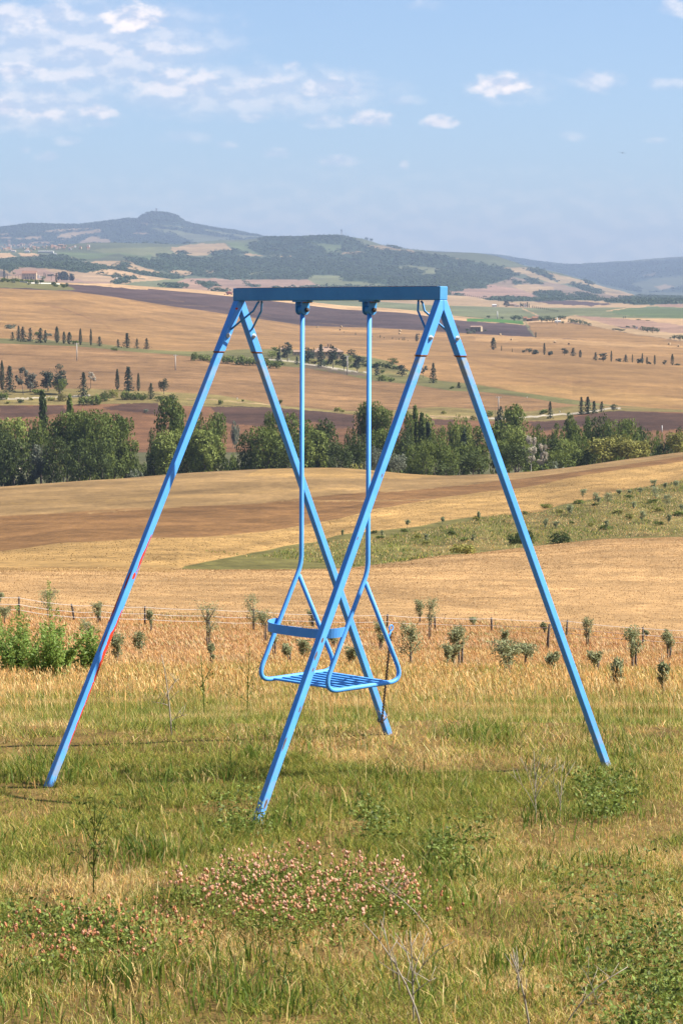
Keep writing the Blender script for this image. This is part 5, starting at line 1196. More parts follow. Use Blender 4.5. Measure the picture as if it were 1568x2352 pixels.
def build_swing():
    base = S(0, 0, -2.33)
    root = thing('swing_stand', 'sky blue painted steel A-frame swing stand with chipped red undercoat on one leg', 'swing frame', base)
    def part(name, mb, mats, parent=root, smooth=False, bevel=0.0, uv=False, label=None, org=base):
        o = obj(name, mb.mesh(name, mats, smooth, bevel, 2, uv, org), parent)
        if parent is not root: o.location = (0, 0, 0)
        if label: o['label'] = label
        return o
    b = MB(); b.box(S(0, 0, BH/2), (BL, BW, BH), AXS); beam = part('beam', b, [M_BLUE_SHADE], bevel=.003)
    r = MB(); r.box(S(0, -BW/2+.004, BH+.0005), (BL*.97, .006, .0016), AXS); part('rust_edge', r, [M_RUST], beam)
    for nm, (th, ph, tl) in LEG.items():
        left = nm[0] == 'L'; sgu = -1 if left else 1; sg = -1 if nm[1] == 'N' else 1
        u1 = -BL/2 + SA_ if left else BL/2; u0 = u1 - SA_
        def P(u, v, w): return S(u + sgu * (-w) * math.tan(ph), v, w)
        hw = SA_/2/math.cos(th); t = math.tan(th)
        poly = [(0, 0), (sg*hw, 0), (sg*(SS*t+hw), -SS), (sg*(SS*t-hw), -SS), (0, -hw/t)]
        if sg < 0: poly = poly[::-1]
        vs = [P(u0, v, w) for v, w in poly] + [P(u1, v, w) for v, w in poly]
        n = len(poly)
        fs = [tuple(range(n-1, -1, -1)), tuple(range(n, 2*n))] + [(i, (i+1) % n, n+(i+1) % n, n+i) for i in range(n)]
        b = MB(); b.add(vs, fs); slv = part('leg_sleeve', b, [M_SLVR if nm == 'LN' else M_SLV], bevel=.003)
        # rusty lip at the open end of the sleeve
        lip = MB(); lw = .004
        for k in range(2):
            w0 = -SS - .0015 - k*.0045
            ex = .0012 if k == 0 else -.0018
            pl = [(sg*(-w0*t+hw+ex), w0), (sg*(-w0*t-hw-ex), w0), (sg*(-(w0+lw)*t-hw-ex), w0+lw), (sg*(-(w0+lw)*t+hw+ex), w0+lw)]
            vs = [P(u0-ex, v, w) for v, w in pl] + [P(u1+ex, v, w) for v, w in pl]
            lip.add(vs, [(0,1,2,3), (7,6,5,4), (0,4,5,1), (1,5,6,2), (2,6,7,3), (3,7,4,0)])
        part('rust_lip', lip, [M_RUST], slv)
        # bolt through the sleeve
        bl = MB(); c = P(u1, sg*SB*t, -SB); ax = Vector(SU)
        bl.tube([c, c + ax*.003], .0125, 16); 
        bl.tube([c + ax*.003, c + ax*.010, c + ax*.0125], [.0095, .0095, .007], 6)
        bl.tube([c + ax*.0125, c + ax*.017], .0042, 8)
        part('bolt', bl, [M_ZINC], slv)
        # inner leg tube, slid into the sleeve, foot in the ground
        um = (u0 + u1) / 2; d = Vector(SV)*sg*math.sin(th) - Vector(SWv)*math.cos(th) + Vector(SU)*sgu*math.cos(th)*math.tan(ph)
        d.normalize(); A = P(um, 0, 0); s0 = (SS - .04)/math.cos(th); s1 = tl/math.cos(th) + .10
        o_ = (Vector(SV)*sg*math.cos(th) + Vector(SWv)*math.sin(th)); o_ = (o_ - d*o_.dot(d)).normalized(); q = d.cross(o_).normalized()
        q = q if q.dot(Vector(SU)) > 0 else -q
        hh = TA/2; ch = .004
        ring = [(hh-ch, hh), (hh-ch*.3, hh-ch*.3), (hh, hh-ch)]
        prof = []
        for k in range(4):
            for (x, y) in ring:
                for _ in range(k): x, y = y, -x
                prof.append((x, y))
        per = [0]; 
        for i in range(1, len(prof)+1):
            a = prof[i-1]; c2 = prof[i % len(prof)]; per.append(per[-1] + math.hypot(a[0]-c2[0], a[1]-c2[1]))
        mbm = MB(); nseg = 6; np_ = len(prof); vs = []
        for k in range(nseg+1):
            s = s0 + (s1-s0)*k/nseg
            bend = .004*math.sin(math.pi*k/nseg) * (1 if left else -1)
            cc = A + d*s + q*bend*.5
            vs += [cc + q*x + o_*y for x, y in prof]
        fs = []; uvs = []
        for k in range(nseg):
            l0 = s0 + (s1-s0)*k/nseg; l1 = s0 + (s1-s0)*(k+1)/nseg
            for i in range(np_):
                j = (i+1) % np_
                fs.append((k*np_+i, (k+1)*np_+i, (k+1)*np_+j, k*np_+j)); uvs.append([(l0, per[i]), (l1, per[i]), (l1, per[i+1]), (l0, per[i+1])])
        fs.append(tuple(range(np_))); uvs.append([(0, 0)]*np_)
        fs.append(tuple(nseg*np_+i for i in range(np_-1, -1, -1))); uvs.append([(0, 0)]*np_)
        mbm.add(vs, fs, 0, uvs)
        mat = M_LEG
        if nm == 'LN':
            # profile order: +q,+o corner first, then clockwise; find perimeter values of the two visible faces
            fq = [per[i+1] - (per[i+1]-per[i])/2 for i in range(np_) if abs(prof[i][0]-hh) < 1e-6 and abs(prof[(i+1) % np_][0]-hh) < 1e-6][0]
            fo = [per[i+1] - (per[i+1]-per[i])/2 for i in range(np_) if abs(prof[i][1]-hh) < 1e-6 and abs(prof[(i+1) % np_][1]-hh) < 1e-6][0]
            isgn = 1  # on face q the inner edge lies further along the perimeter
            e = .0125
            red = [(1.43, fq+e*.7*isgn, .055, .0045), (1.36, fq+e*.9, .06, .003), (1.52, fq+e*.2, .016, .006), (1.80, fq+e*.95, .10, .0035), (1.88, fq+e*.55, .085, .0075), (2.0, fq+e*.8, .10, .0052),
                   (2.12, fq+e*1.0, .09, .0035), (2.27, fq+e*1.0, .10, .0035), (2.36, fq+e*1.05, .06, .0025), (1.55, fo+.006, .05, .0055), (1.66, fo-.011, .07, .004), (1.72, fo-.004, .03, .003), (1.0, fo+.0145, .07, .002), (1.88, fo+.006, .05, .0025), (1.76, fo-.008, .02, .003)]
            mat = paint_mat("blue_paint_worn", red, rust=1.1, stain=True)
        if nm == 'RN':
            fq = [per[i+1] - (per[i+1]-per[i])/2 for i in range(np_) if abs(prof[i][0]-hh) < 1e-6 and abs(prof[(i+1) % np_][0]-hh) < 1e-6][0]
            mat = paint_mat("blue_paint_rust_marks", [(1.72, fq-.004, .012, .004), (1.80, fq-.010, .022, .004), (1.86, fq+.002, .010, .003), (2.05, fq+.006, .014, .003), (1.22, fq-.008, .010, .003), (.90, fq+.005, .012, .003), (2.50, fq, .03, .004), (2.22, fq-.012, .03, .003)], rust=1.0, stain=True, mark=(.12, .075, .05))
        part('leg', mbm, [mat], uv=True, label='blue leg with long flakes of red undercoat' if nm == 'LN' else None)
    # round-bar braces below the beam
    for sgu, ut in ((-1, -.553), (1, .578)):
        for sg, nm in ((-1, 'N'), (1, 'F')):
            th, ph, _ = LEG[('L' if sgu < 0 else 'R') + nm]
            w = -.145; ue = (-BL/2 + SA_ + .004) if sgu < 0 else (BL/2 - SA_ - .004)
            v = sg * (.145*math.tan(th) - .002)
            e = S(ue + sgu*.004, v, w)
            tp = S(ut, sg*.008, -.004)
            k1 = S(ut + sgu*.006, sg*.014, -.012)
            k2 = S(ut + sgu*.022, sg*.026, -.05) if sgu < 0 else S(ut + .012, sg*.022, -.05)
            b = MB(); b.tube([tp, k1, k2, (k2 + e)/2, e], .0052, 10); part('brace_rod', b, [M_BLUE_SHADE], smooth=True)
    # pivot brackets
    for uu in (HLU, HRU):
        b = MB()
        b.box(S(uu, 0, -.004), (.105, .044, .007), AXS)
        for s in (-1, 1):
            n = 10; prof = [(-.026, -.0075), (-.026, -.045)] + [(-.026*math.cos(a), -.045 - .026*math.sin(a)) for a in np.linspace(.15, math.pi-.15, n)] + [(.026, -.045), (.026, -.0075)]
            k = len(prof); ua = uu + s*.0215 - .003; ub = uu + s*.0215 + .003
            vs = [S(ua, v, w) for v, w in prof] + [S(ub, v, w) for v, w in prof]
            b.add(vs, [tuple(range(k)), tuple(range(2*k-1, k-1, -1))] + [(i, k+i, k+(i+1) % k, (i+1) % k) for i in range(k)])
        br = part('pivot_bracket', b, [M_BLUE_SHADE], bevel=.0012)
        b = MB(); c = S(uu, .004, -.046); ax = Vector(SU)
        b.tube([c - ax*.036, c - ax*.0245, c - ax*.0244, c + ax*.0244, c + ax*.0245, c + ax*.036, c + ax*.0361, c + ax*.042], [.0115, .0115, .006, .006, .0115, .0115, .006, .006], 6)
        part('pivot_bolt', b, [M_BOLT], br, bevel=.0008)
        b = MB(); b.box(S(uu + .03, 0, -.0085), (.03, .048, .004), AXS); part('rust_patch', b, [M_RUST], br)

    # hanging seat
    sb = S(0, 0, -1.87)
    seat = thing('child_swing', 'blue tubular child swing seat with slats and curved back band hanging on two rods', 'swing seat', sb)
    def sp(name, mb, mats=None, parent=seat, smooth=True, bevel=0.0):
        return obj(name, mb.mesh(name, mats or [M_BLUE], smooth, bevel, 2, False, sb), parent)
    R = .0113
    def smooth_path(pts, rad=.05, n=6):
        out = [Vector(pts[0])]
        for i in range(1, len(pts)-1):
            a, p, c = Vector(pts[i-1]), Vector(pts[i]), Vector(pts[i+1]); d1 = (a-p); d2 = (c-p)
            rr = min(rad[i] if hasattr(rad, '__len__') else rad, d1.length*.48, d2.length*.48)
            A = p + d1.normalized()*rr; B = p + d2.normalized()*rr
            for k in range(n+1):
                t = k/n; out.append(A*(1-t)**2 + p*2*t*(1-t) + B*t*t)
        out.append(Vector(pts[-1])); return out
    for uu, off in ((HLU, (-.004, .0)), (HRU, (.0, -.004))):
        o2, w2 = off
        # rod and front side of the loop are one bent tube
        b = MB()
        pts = [S(uu, 0, -.05), S(uu, .021, -1.315), S(uu, .010 + o2, -1.36), S(uu, -.250 + o2, -1.795 + w2), S(uu, -.175 + o2, -1.878 + w2), S(uu, .235, -1.856)]
        pts = [S(uu, 0, -.05), S(uu, .021, -1.305), S(uu, -.247 + o2, -1.812 + w2), S(uu, -.170 + o2, -1.880 + w2), S(uu, .02, -1.867), S(uu, .215, -1.857 + w2), S(uu, .262, -1.80), S(uu, .118, -1.552), S(uu, .007, -1.362)]
        pts = [S(uu, 0, -.05), S(uu, .021, -1.305), S(uu, -.2635 + o2, -1.8720 + w2), S(uu, .2775, -1.8545 + w2), S(uu, .007, -1.362)]
        # wide bends at the two lower corners
        path = smooth_path(pts, [0, .05, .105, .10, 0], 10)
        b.tube(path, R, 14); sp('hanger_loop', b)
        b = MB(); ax = Vector(SU); c = S(uu, .002, -.046)
        b.tube([c - ax*.0175, c + ax*.0175], .021, 20); sp('bearing', b, [M_BLUE_SHADE], bevel=.002, smooth=False)
    for k in range(7):
        v = -.150 + k*.056; w = -1.868 + .0012*k
        b = MB(); wd = .024 if k in (0, 6) else .019
        b.box(S((HLU+HRU)/2, v, w), (HRU-HLU-.010, wd, .011), AXS); sp('seat_slat', b, bevel=.0035, smooth=False)
    # curved back band
    b = MB(); n = 28; vs = []; hh = .0225; tk = .0025
    for k in range(n+1):
        a = math.pi * k/n
        cu = (HLU+HRU)/2 - .008 - (HRU-HLU+.018)/2*math.copysign(abs(math.cos(a))**.55, math.cos(a))
        vv = -.118 - .128*math.sin(a)**.8; ww = -1.592 - .012*math.sin(a)
        a2 = math.pi * min(k+.3, n)/n; a0 = math.pi*max(k-.3, 0)/n
        nx = Vector((-math.cos(a), -math.sin(a)))
        for (dd, dw) in ((-tk, -hh), (tk, -hh), (tk, hh), (-tk, hh)):
            vs.append(S(cu + nx.x*dd, vv + nx.y*dd, ww + dw))
    fs = []
    for k in range(n):
        for j in range(4): fs.append((k*4+j, k*4+(j+1) % 4, k*4+4+(j+1) % 4, k*4+4+j))
    fs += [(3, 2, 1, 0), (n*4, n*4+1, n*4+2, n*4+3)]
    b.add(vs, fs); bd = sp('back_band', b, smooth=False)
    # eye rings on the rear tubes
    ring_end = None
    for uu in (HLU, HRU):
        v0 = .158; w0 = -1.625
        c = S(uu, v0 + .028, w0 + .032); b = MB(); ring = []
        for k in range(17):
            a = 2*math.pi*k/16 - math.pi/2
            ring.append(c + Vector(SV)*(.012*math.cos(a)) + Vector(SWv)*(.014*math.sin(a)))
        b.tube(ring, .0036, 8, cap=False); b.tube([c - Vector(SWv)*.014, S(uu, v0 + .008, w0 - .02)], .004, 8)
        sp('eye_ring', b)
        ring_end = c
    # chain from the ring to the foot of the far left leg
    th, ph, tl = LEG['LF']
    def legp(w): return S(-BL/2 + SA_ - .0 + (w)*math.tan(ph)*1.0, (-w)*math.tan(th), w)
    a, t = vray(1287.5*GS, 2441*GS)
    dd = math.hypot(*legp(-2.2)[:2]) - .05
    end = Vector((dd*math.sin(float(a)), dd*math.cos(float(a)), dd*float(t) + EYE))
    start = ring_end - Vector(SWv)*.012
    ch = MB(); pitch_l = .0235; Ltot = (end - start).length; nl = int(Ltot/pitch_l)
    for i in range(nl):
        f = (i + .5)/nl; p = start.lerp(end, f); p.z -= .05*math.sin(math.pi*f)*0
        dv = (end - start).normalized(); s1 = dv.cross(Vector((.3, 1, 0)) if i % 2 else Vector((1, .25, 0))).normalized()
        pts = []
        for k in range(13):
            q = 2*math.pi*k/12
            cx = .0052*math.cos(q); cy = .0082*math.sin(q) + math.copysign(.0062, math.sin(q)) * (1 if abs(math.sin(q)) > .01 else 0)
            pts.append(p + s1*cx + dv*cy)
        ch.tube(pts, .0026, 6, cap=False)
    # a couple of turns round the leg
    for tw in range(1):
        pts = []; wc = -2.235 - tw*.03
        for k in range(25):
            q = 2*math.pi*k/24; pts.append(legp(wc) + Vector(SU)*(.0245*math.cos(q) - .02) + Vector(SV)*(.0245*math.sin(q)) + Vector((0, 0, .02*math.sin(q))))
        ch.tube(pts, .004, 6, cap=False)
    tag(obj('chain', ch.mesh('chain', [M_CHAIN], True, origin=end), None, end), 'dark steel link chain hanging from the swing seat ring down to a leg foot', 'chain')
build_swing()
# ------------------------------------------------------------------ olive saplings, fence
def sapling(name, x, top, base, w, crown_low, look, site, stake=True, seed=0, leaf='olive', dmin=20, n=800, group='young olive trees on the dry slope', d=None):
    if d is None: X, Y, Z, D = hit(x, base, dmin)
    else: X, Y, Z, D = at_dist(x, d)
    a, t = vray(x, top); H = max(D*float(t) - Z, .4); W = w*D/FV; cl = H*(base - crown_low)/(base - top)
    r = np.random.default_rng(seed + 11)
    root = obj(name, None, None, (X, Y, Z + EYE)); root['category'] = 'olive tree' if leaf == 'olive' else 'shrub'; root['group'] = group
    m = MB(); lean = r.normal(0, .03, 2)
    tp = [(lean[0]*z*z*H, lean[1]*z*z*H, z*H*.86 - .05) for z in np.linspace(0, 1, 6)]
    m.tube(tp, [.026*(1.2 - .9*i/5) for i in range(6)], 6)
    ends = []
    nb = 9 if H > .9 else 7
    for k in range(nb):
        f0 = max(.12, cl/H*.72); f = f0 + (.82 - f0)*r.random(); p = Vector((lean[0]*f*f*H, lean[1]*f*f*H, f*H*.86))
        q = r.random()*6.283; L = W*.5*(.45 + .6*r.random())
        e = p + Vector((math.cos(q)*L, math.sin(q)*L, L*(.9 + 1.0*r.random()))); e.z = min(e.z, H*.97)
        mid = p.lerp(e, .5) + Vector((0, 0, L*.08)); m.tube([p, mid, e], [.011, .008, .003], 5); ends.append((p, e, L))
    obj('trunk', m.mesh('trunk', [M_BARK], True), root)
    if stake:
        sm = MB(); sm.tube([(.05, .02, -.1), (.055 + r.normal(0, .02), .03, H*.58)], [.022, .020], 7); obj('stake', sm.mesh('stake', [M_STAKE], True), root)
    P = []; T = []
    per = n//(nb + 3)
    for (p, e, L) in ends:
        tone = r.random(); f = .25 + .8*r.random(per)
        c = np.array(p)[None]*(1 - f[:, None]) + np.array(e)[None]*f[:, None] + r.normal(size=(per, 3))*L*np.array([.24, .24, .30])
        P.append(c); T.append(np.clip(tone*.6 + .2 + r.normal(0, .2, per), 0, 1))
    top_ = np.array(tp[-1]) + r.normal(size=(per*3, 3))*np.array([W*.16, W*.16, H*.07]); P.append(top_); T.append(np.clip(.5 + r.normal(0, .25, per*3), 0, 1))
    P = np.concatenate(P); T = np.concatenate(T); P[:, 2] = np.clip(P[:, 2], .05, H*1.0)
    nn = r.normal(size=P.shape); nn /= np.linalg.norm(nn, axis=1)[:, None]
    V, F, Ln = leaf_cards(P, nn, .030*(.7 + .7*r.random(len(P)))*max(1, D/80), r, .36)
    obj('crown', make_mesh('crown', V, F, Ln, [LEAF[leaf]], False, {'tone': np.repeat(T, 4)}), root)
    KIDS.append((root, look, name.replace('_', ' '), site, x, base))
SAP = [('L',860,213,402,105,350,'small round headed',True),('L',1330,272,470,80,400,'slim',True),('L',1225,462,690,150,640,'bushy low',True),('L',775,368,580,150,540,'bushy grey',False),('L',1035,490,760,170,700,'bushy dark',False),('L',425,108,345,220,300,'broad tall',False),('L',8,132,215,60,190,'cut off',False),('L',45,255,400,130,360,'pale bushy',False),
 ('M',262,205,610,215,480,'tall bushy',True),('M',665,135,462,165,380,'tall airy',True),('M',765,285,560,170,440,'drooping',True),('M',845,400,700,90,520,'thin topped',True),('M',970,600,755,110,700,'low grey',True),('M',1115,545,740,130,690,'low silvery',False),('M',1188,280,430,90,390,'small',True),('M',1362,510,620,120,590,'dark stubby',True),('M',300,560,790,70,740,'weedy thin',False),('M',1525,640,800,110,760,'low',False),
 ('N',88,430,700,130,590,'half hidden',True),('N',385,425,845,260,720,'broad bushy',False),('N',470,210,432,110,345,'slim tall',True),('N',560,185,596,170,480,'two headed tall',True),('N',852,438,866,190,560,'round headed',True),('N',738,620,900,120,830,'thin low',False),('N',1330,615,980,320,900,'widest bushy',False),('N',988,385,470,80,440,'tiny',True),('N',1300,500,690,110,640,'slim',False),('N',800,640,870,150,800,'low leafy',False),
 ('O',648,362,645,110,550,'upright',True),('O',1085,462,888,215,700,'forked',True),('O',1422,498,805,150,620,'small headed',True),('O',310,752,935,130,850,'low',True),('O',722,708,925,150,830,'twin lobed',True),('O',1372,888,1115,120,1010,'dark near',False),('O',942,868,1085,110,1000,'weedy',False),('O',240,425,525,60,490,'tiny',True),('O',1215,515,565,50,545,'tiny',False),('O',60,640,860,200,800,'silvery bushy',False)]
for i, (f, x, tp_, bs, w, cl, look, stk) in enumerate(SAP):
    sapling('olive_sapling', zx(f, x), zy(f, tp_), zy(f, bs), zs(f, w), zy(f, cl), look, 'on the fenced dry slope', stk, 100 + i)
GRV = [('P',1108,683,731,34),('P',1165,697,756,40),('P',1218,695,766,42),('P',1272,686,712,22),('P',1322,686,708,20),('P',1372,676,706,26),('P',1440,670,738,50),('P',1493,703,766,44),('P',1432,640,680,30),('P',1485,653,682,16),('P',1050,753,806,30),('P',1535,643,686,26),
 ('Q',628,35,76,14),('Q',463,60,92,16),('Q',300,76,113,26),('Q',390,138,186,20),('Q',602,138,180,16),('Q',937,68,116,20),('Q',985,83,116,22),('Q',1213,76,121,24),('Q',1502,48,96,20),('Q',1050,12,52,34),('Q',1380,33,86,28),('Q',1560,4,42,26),('Q',185,120,150,12),('Q',5,118,150,10),('Q',1340,-10,30,20),('Q',1180,-30,8,18)]
for i, (f, x, tp_, bs, w) in enumerate(GRV):
    sapling('olive_sapling', zx(f, x), zy(f, tp_), zy(f, bs), zs(f, w*1.1), zy(f, bs - (bs - tp_)*.3), 'little' if bs - tp_ < 42 else 'leafy', 'on the right grove slope', False, 200 + i, dmin=262, n=220, group='young olive trees on the grove slope')
for f, x, yb, hh, w, lf, look in [('Q',562,232,58,130,'bronze','round olive green'),('Q',835,184,78,105,'dark','dark broom'),('Q',790,188,58,70,'dark','dark broom'),('Q',1005,182,54,120,'dark','dark low'),('Q',505,142,24,50,'dark','small dark'),('Q',560,172,22,55,'mid','small green'),('Q',388,188,22,50,'bronze','small'),('Q',180,160,16,55,'mid','flat green'),('Q',150,137,18,34,'dark','tiny dark'),('Q',290,128,16,50,'mid','flat green'),('Q',345,160,26,40,'bronze','small'),('Q',620,76,22,50,'bronze','small'),('Q',1210,118,26,76,'mid','low green'),('Q',1320,70,28,54,'bronze','round'),('Q',1450,35,26,60,'bronze','round'),('Q',1550,55,26,70,'mid','low green'),('Q',1145,105,22,36,'bronze','small'),('Q',945,20,18,50,'bronze','small'),('Q',1000,42,20,40,'bronze','small'),('Q',1270,45,24,60,'bronze','round'),('Q',1455,98,22,50,'mid','low green'),('Q',1055,92,16,30,'mid','small green'),('Q',840,48,18,40,'dark','small dark')]:
    plant('bush', lf, zx(f, x), zy(f, yb), zs(f, hh), zs(f, w), look, 'on the right grove slope', 'bushes on the grove slope', merged=False)
for f, x, yb, hh, w in [('P',1090,748,22,60),('P',1318,722,18,50),('P',1428,745,22,60),('P',940,765,20,60),('P',1165,757,14,40)]:
    plant('bush', 'mid', zx(f, x), zy(f, yb), zs(f, hh), zs(f, w), 'low grassy', 'on the right grove slope', 'bushes on the grove slope', merged=False)

def build_fence():
    posts = [(-70,1362,1404),(40,1371,1412),(168,1386,1420),(227,1390,1428),(330,1392,1432),(476,1398,1436),(582,1404,1440),(718,1413,1443),(889,1414,1444),(1000,1418,1446),(1131,1419,1448),(1303,1427,1463),(1480,1441,1479),(1640,1452,1492)]
    c = at_dist(784, 130)
    root = thing('wire_fence', 'rough wooden post and wire fence at the lower edge of the dry slope', 'fence', (c[0], c[1], c[2] + EYE))
    tops = []
    rr = random.Random(3)
    for (x, yt, yb) in posts:
        X, Y, Z, D = at_dist(x, 130); H = (yb - yt)*D/FV*1.08
        b = MB(); lx = (-.16 if x == 168 else rr.uniform(-.05, .05))
        b.tube([(X - c[0], Y - c[1], Z - c[2] - .2), (X - c[0] + lx*.5, Y - c[1], Z - c[2] + H*.5), (X - c[0] + lx, Y - c[1], Z - c[2] + H)], [.05, .046, .042], 8)
        obj('post', b.mesh('post', [M_STAKE], True), root); tops.append(Vector((X - c[0] + lx, Y - c[1], Z - c[2] + H)))
    M_WIRE = plain_mat("fence_wire", (.72, .70, .66), .5, .1, 3)
    for off in (.06, .40, .68):
        b = MB(); pts = []
        for i in range(len(tops)-1):
            for k in range(5):
                f = k/5; p = tops[i].lerp(tops[i+1], f); pts.append(p + Vector((0, -.05, -off - .05*math.sin(math.pi*f))))
        pts.append(tops[-1] + Vector((0, -.05, -off))); b.tube(pts, .011, 5); obj('wire', b.mesh('wire', [M_WIRE]), root)
build_fence()
# single stake standing in front of the fence on the right
X, Y, Z, D = hit(1256, 1494, 20); b = MB(); H = 61*D/FV; b.tube([(0, 0, -.2), (.02, 0, H*.5), (.06, 0, H)], [.04, .036, .033], 8)
tag(obj('wooden_stake', b.mesh('wooden_stake', [M_STAKE], True), None, (X, Y, Z + EYE)), 'weathered lone wooden stake before the wire fence left of the far right leg', 'stake')

# ------------------------------------------------------------------ grass and grain
M_GRASS = blade_mat("grass_blades", .45)
M_STRAW = blade_mat("straw_blades", .18)
rg = np.random.default_rng(21)
def sector(n, d0, d1, half, r=rg):
    if isinstance(half, tuple):      # the two flanks beside the picture
        d = np.sqrt(d0*d0 + (d1*d1 - d0*d0)*r.random(n)); a = np.radians(r.uniform(half[0], half[1], n))*np.where(r.random(n) < .5, -1, 1); return d*np.sin(a), d*np.cos(a), d
    d = np.sqrt(d0*d0 + (d1*d1 - d0*d0)*r.random(n)); a = np.radians(r.uniform(-half, half, n)); return d*np.sin(a), d*np.cos(a), d
def blades(X, Y, Z, h, w, lean, col, r=rg, curl=.5, tri=False, face=None):
    n = len(X); ang = r.random(n)*6.283; la = r.random(n)*6.283 if face is None else face
    c, s = np.cos(ang), np.sin(ang); lx, ly = np.cos(la)*lean*h, np.sin(la)*lean*h
    B = np.stack([X, Y, Z], 1); wv = np.stack([c*w/2, s*w/2, 0*w], 1)
    hz = h*np.sqrt(np.clip(1 - lean**2*.6, .1, 1))
    tip = B + np.stack([lx, ly, hz], 1)
    if tri:
        V = np.stack([B - wv, B + wv, tip], 1).reshape(-1, 3); F = np.arange(3*n); L_ = np.full(n, 3); Cc = np.repeat(col, 3, 0); return V, F, L_, Cc
    mid = B + np.stack([lx*curl*.5, ly*curl*.5, hz*.58], 1)
    V = np.stack([B - wv, B + wv, mid + wv*.75, mid - wv*.75, tip], 1).reshape(-1, 3)
    i = np.arange(n)*5; F = np.stack([i, i+1, i+2, i+3, i+3, i+2, i+4], 1).ravel(); L_ = np.tile([4, 3], n)
    return V, F, L_, np.repeat(col, 5, 0)
def joinm(parts):
    V = []; F = []; L_ = []; Cc = []; b = 0
    for v, f, l, c in parts: V.append(v); F.append(f + b); L_.append(l); Cc.append(c); b += len(v)
    return np.concatenate(V), np.concatenate(F), np.concatenate(L_), np.concatenate(Cc)
GREEN = np.array([.155, .190, .026]); YGREEN = np.array([.33, .30, .058]); STRAW = np.array([.58, .42, .165]); ORNG = np.array([.52, .275, .085]); DGREEN = np.array([.075, .115, .018]); PALE = np.array([.66, .50, .24])
def pickcol(n, probs, r=rg, var=.22):
    pal = np.array([GREEN, YGREEN, STRAW, ORNG, DGREEN, PALE]); cs = np.cumsum(probs, 1); u = r.random(n)[:, None]*cs[:, -1:]
    k = (u > cs).sum(1).clip(0, 5); c = pal[k]*(1 + var*r.normal(size=(n, 1))).clip(.5, 1.6); return c*(1 + .08*r.normal(size=(n, 3)))
def lawn(n, d0, d1, half, hmul, wmul, tri, seed):
    X, Y, D = sector(n, d0, d1, half)
    g = fbm(X/.9 + 3, Y/1.2, seed, 3); g2 = fbm(X/.28, Y/.32, seed + 9, 2); tall = fbm(X/1.6 + 9, Y/2.2, seed + 5, 3); bare = fbm(X/.5 + 50, Y/.6 + 4, 77, 3)
    keep = (bare < .60) | (rg.random(n) < .22)
    X, Y, D, g, g2, tall = X[keep], Y[keep], D[keep], g[keep], g2[keep], tall[keep]; n = len(X)
    dry = np.clip(.25 + 2.2*(g - .5) + 1.1*(.5 - g2) + np.clip((D - 20)/22, 0, .36), .08, .95)
    near = np.clip((9.0 - D)/2.5, 0, 1)
    # lusher in front of the frame feet and at lower right
    pr = np.stack([(1 - dry)*1.0, (1 - dry)*.75 + .15, dry*.95, dry*(.28 + .8*np.clip((D - 18)/18, 0, 1)), (1 - dry)*.40*np.clip((g2 - .42)*4, 0, 1.2), dry*.22], 1)
    col = pickcol(n, pr, var=.34)
    h = (.018 + .042*rg.random(n)**2 + .05*np.clip(tall - .56, 0, 1)*2.2 + .035*np.clip(g2 - .56, 0, 1)*3)*hmul*(1 + np.clip((D - 13)/14, 0, 2.2))
    w = (.0022 + .0024*rg.random(n))*wmul
    lean = np.clip(.35 + .8*rg.random(n), 0, 1.05)
    return blades(X, Y, ground(X, Y) + EYE - .004, h, w, lean, col, tri=tri)
parts = [lawn(470000, 5.6, 13, 9.6, .92, .72, False, 300), lawn(330000, 13, 24, 9.4, .95, 1.25, True, 300), lawn(120000, 24, 45, 9.3, 1.25, 2.8, True, 300),
         lawn(170000, 3.5, 13, (9.2, 30), 1.0, 1.5, True, 300), lawn(110000, 13, 26, (9.2, 24), 1.0, 2.3, True, 300), lawn(60000, 24, 46, (9.2, 20), 1.25, 4.5, True, 300)]
V, F, L_, Cc = joinm(parts)
tag(obj('grass', make_mesh('grass', V, F, L_, [M_GRASS], False, {'Col': Cc})), 'short sunburnt grass mixed green and straw under the swing', 'grass', kind='stuff')
# dense dark tufts
def tufts():
    r = np.random.default_rng(5); P = []
    spots = [(640,1905),(360,1830),(455,1800),(585,1745),(690,1735),(900,1790),(1075,1700),(1120,1690),(1250,1890),(1010,2010),(1050,2080),(720,1860),(610,2040),(360,1975),(310,1965),(160,1790),(90,1760),(1480,1650),(1440,1740),(480,2230),(300,2260),(560,2300),(1390,1800),(820,1660),(1180,2220),(60,2270),(1290,2190)] + [(r.uniform(0, 1568), r.uniform(1650, 2340)) for _ in range(90)]
    Xs = []; Ys = []; hs = []; gr = []
    for i, (x, y) in enumerate(spots):
        X, Y, Z, D = hit(x, y, 5); n = int(r.integers(60, 140)) if i < 27 else int(r.integers(15, 50)); s = .07 + .06*r.random()
        Xs.append(X + r.normal(0, s, n)); Ys.append(Y + r.normal(0, s*1.2, n)); hs.append((.05 + .09*r.random(n))*(1 if i < 27 else .8)); gr.append(np.full(n, r.random()))
    X = np.concatenate(Xs); Y = np.concatenate(Ys); h = np.concatenate(hs); g = np.concatenate(gr); n = len(X)
    col = np.where((r.random(n) < .55)[:, None], DGREEN*1.25, GREEN)*(.8 + .5*g[:, None]); k = r.random(n) < .12; col[k] = STRAW
    return blades(X, Y, ground(X, Y) + EYE - .005, h, .0045 + .003*r.random(n), .2 + .6*r.random(n), col, r)
V, F, L_, Cc = tufts()
tag(obj('grass', make_mesh('grass_tufts', V, F, L_, [M_GRASS], False, {'Col': Cc})), 'darker long grass tufts scattered over the sunburnt lawn', 'grass', kind='stuff')
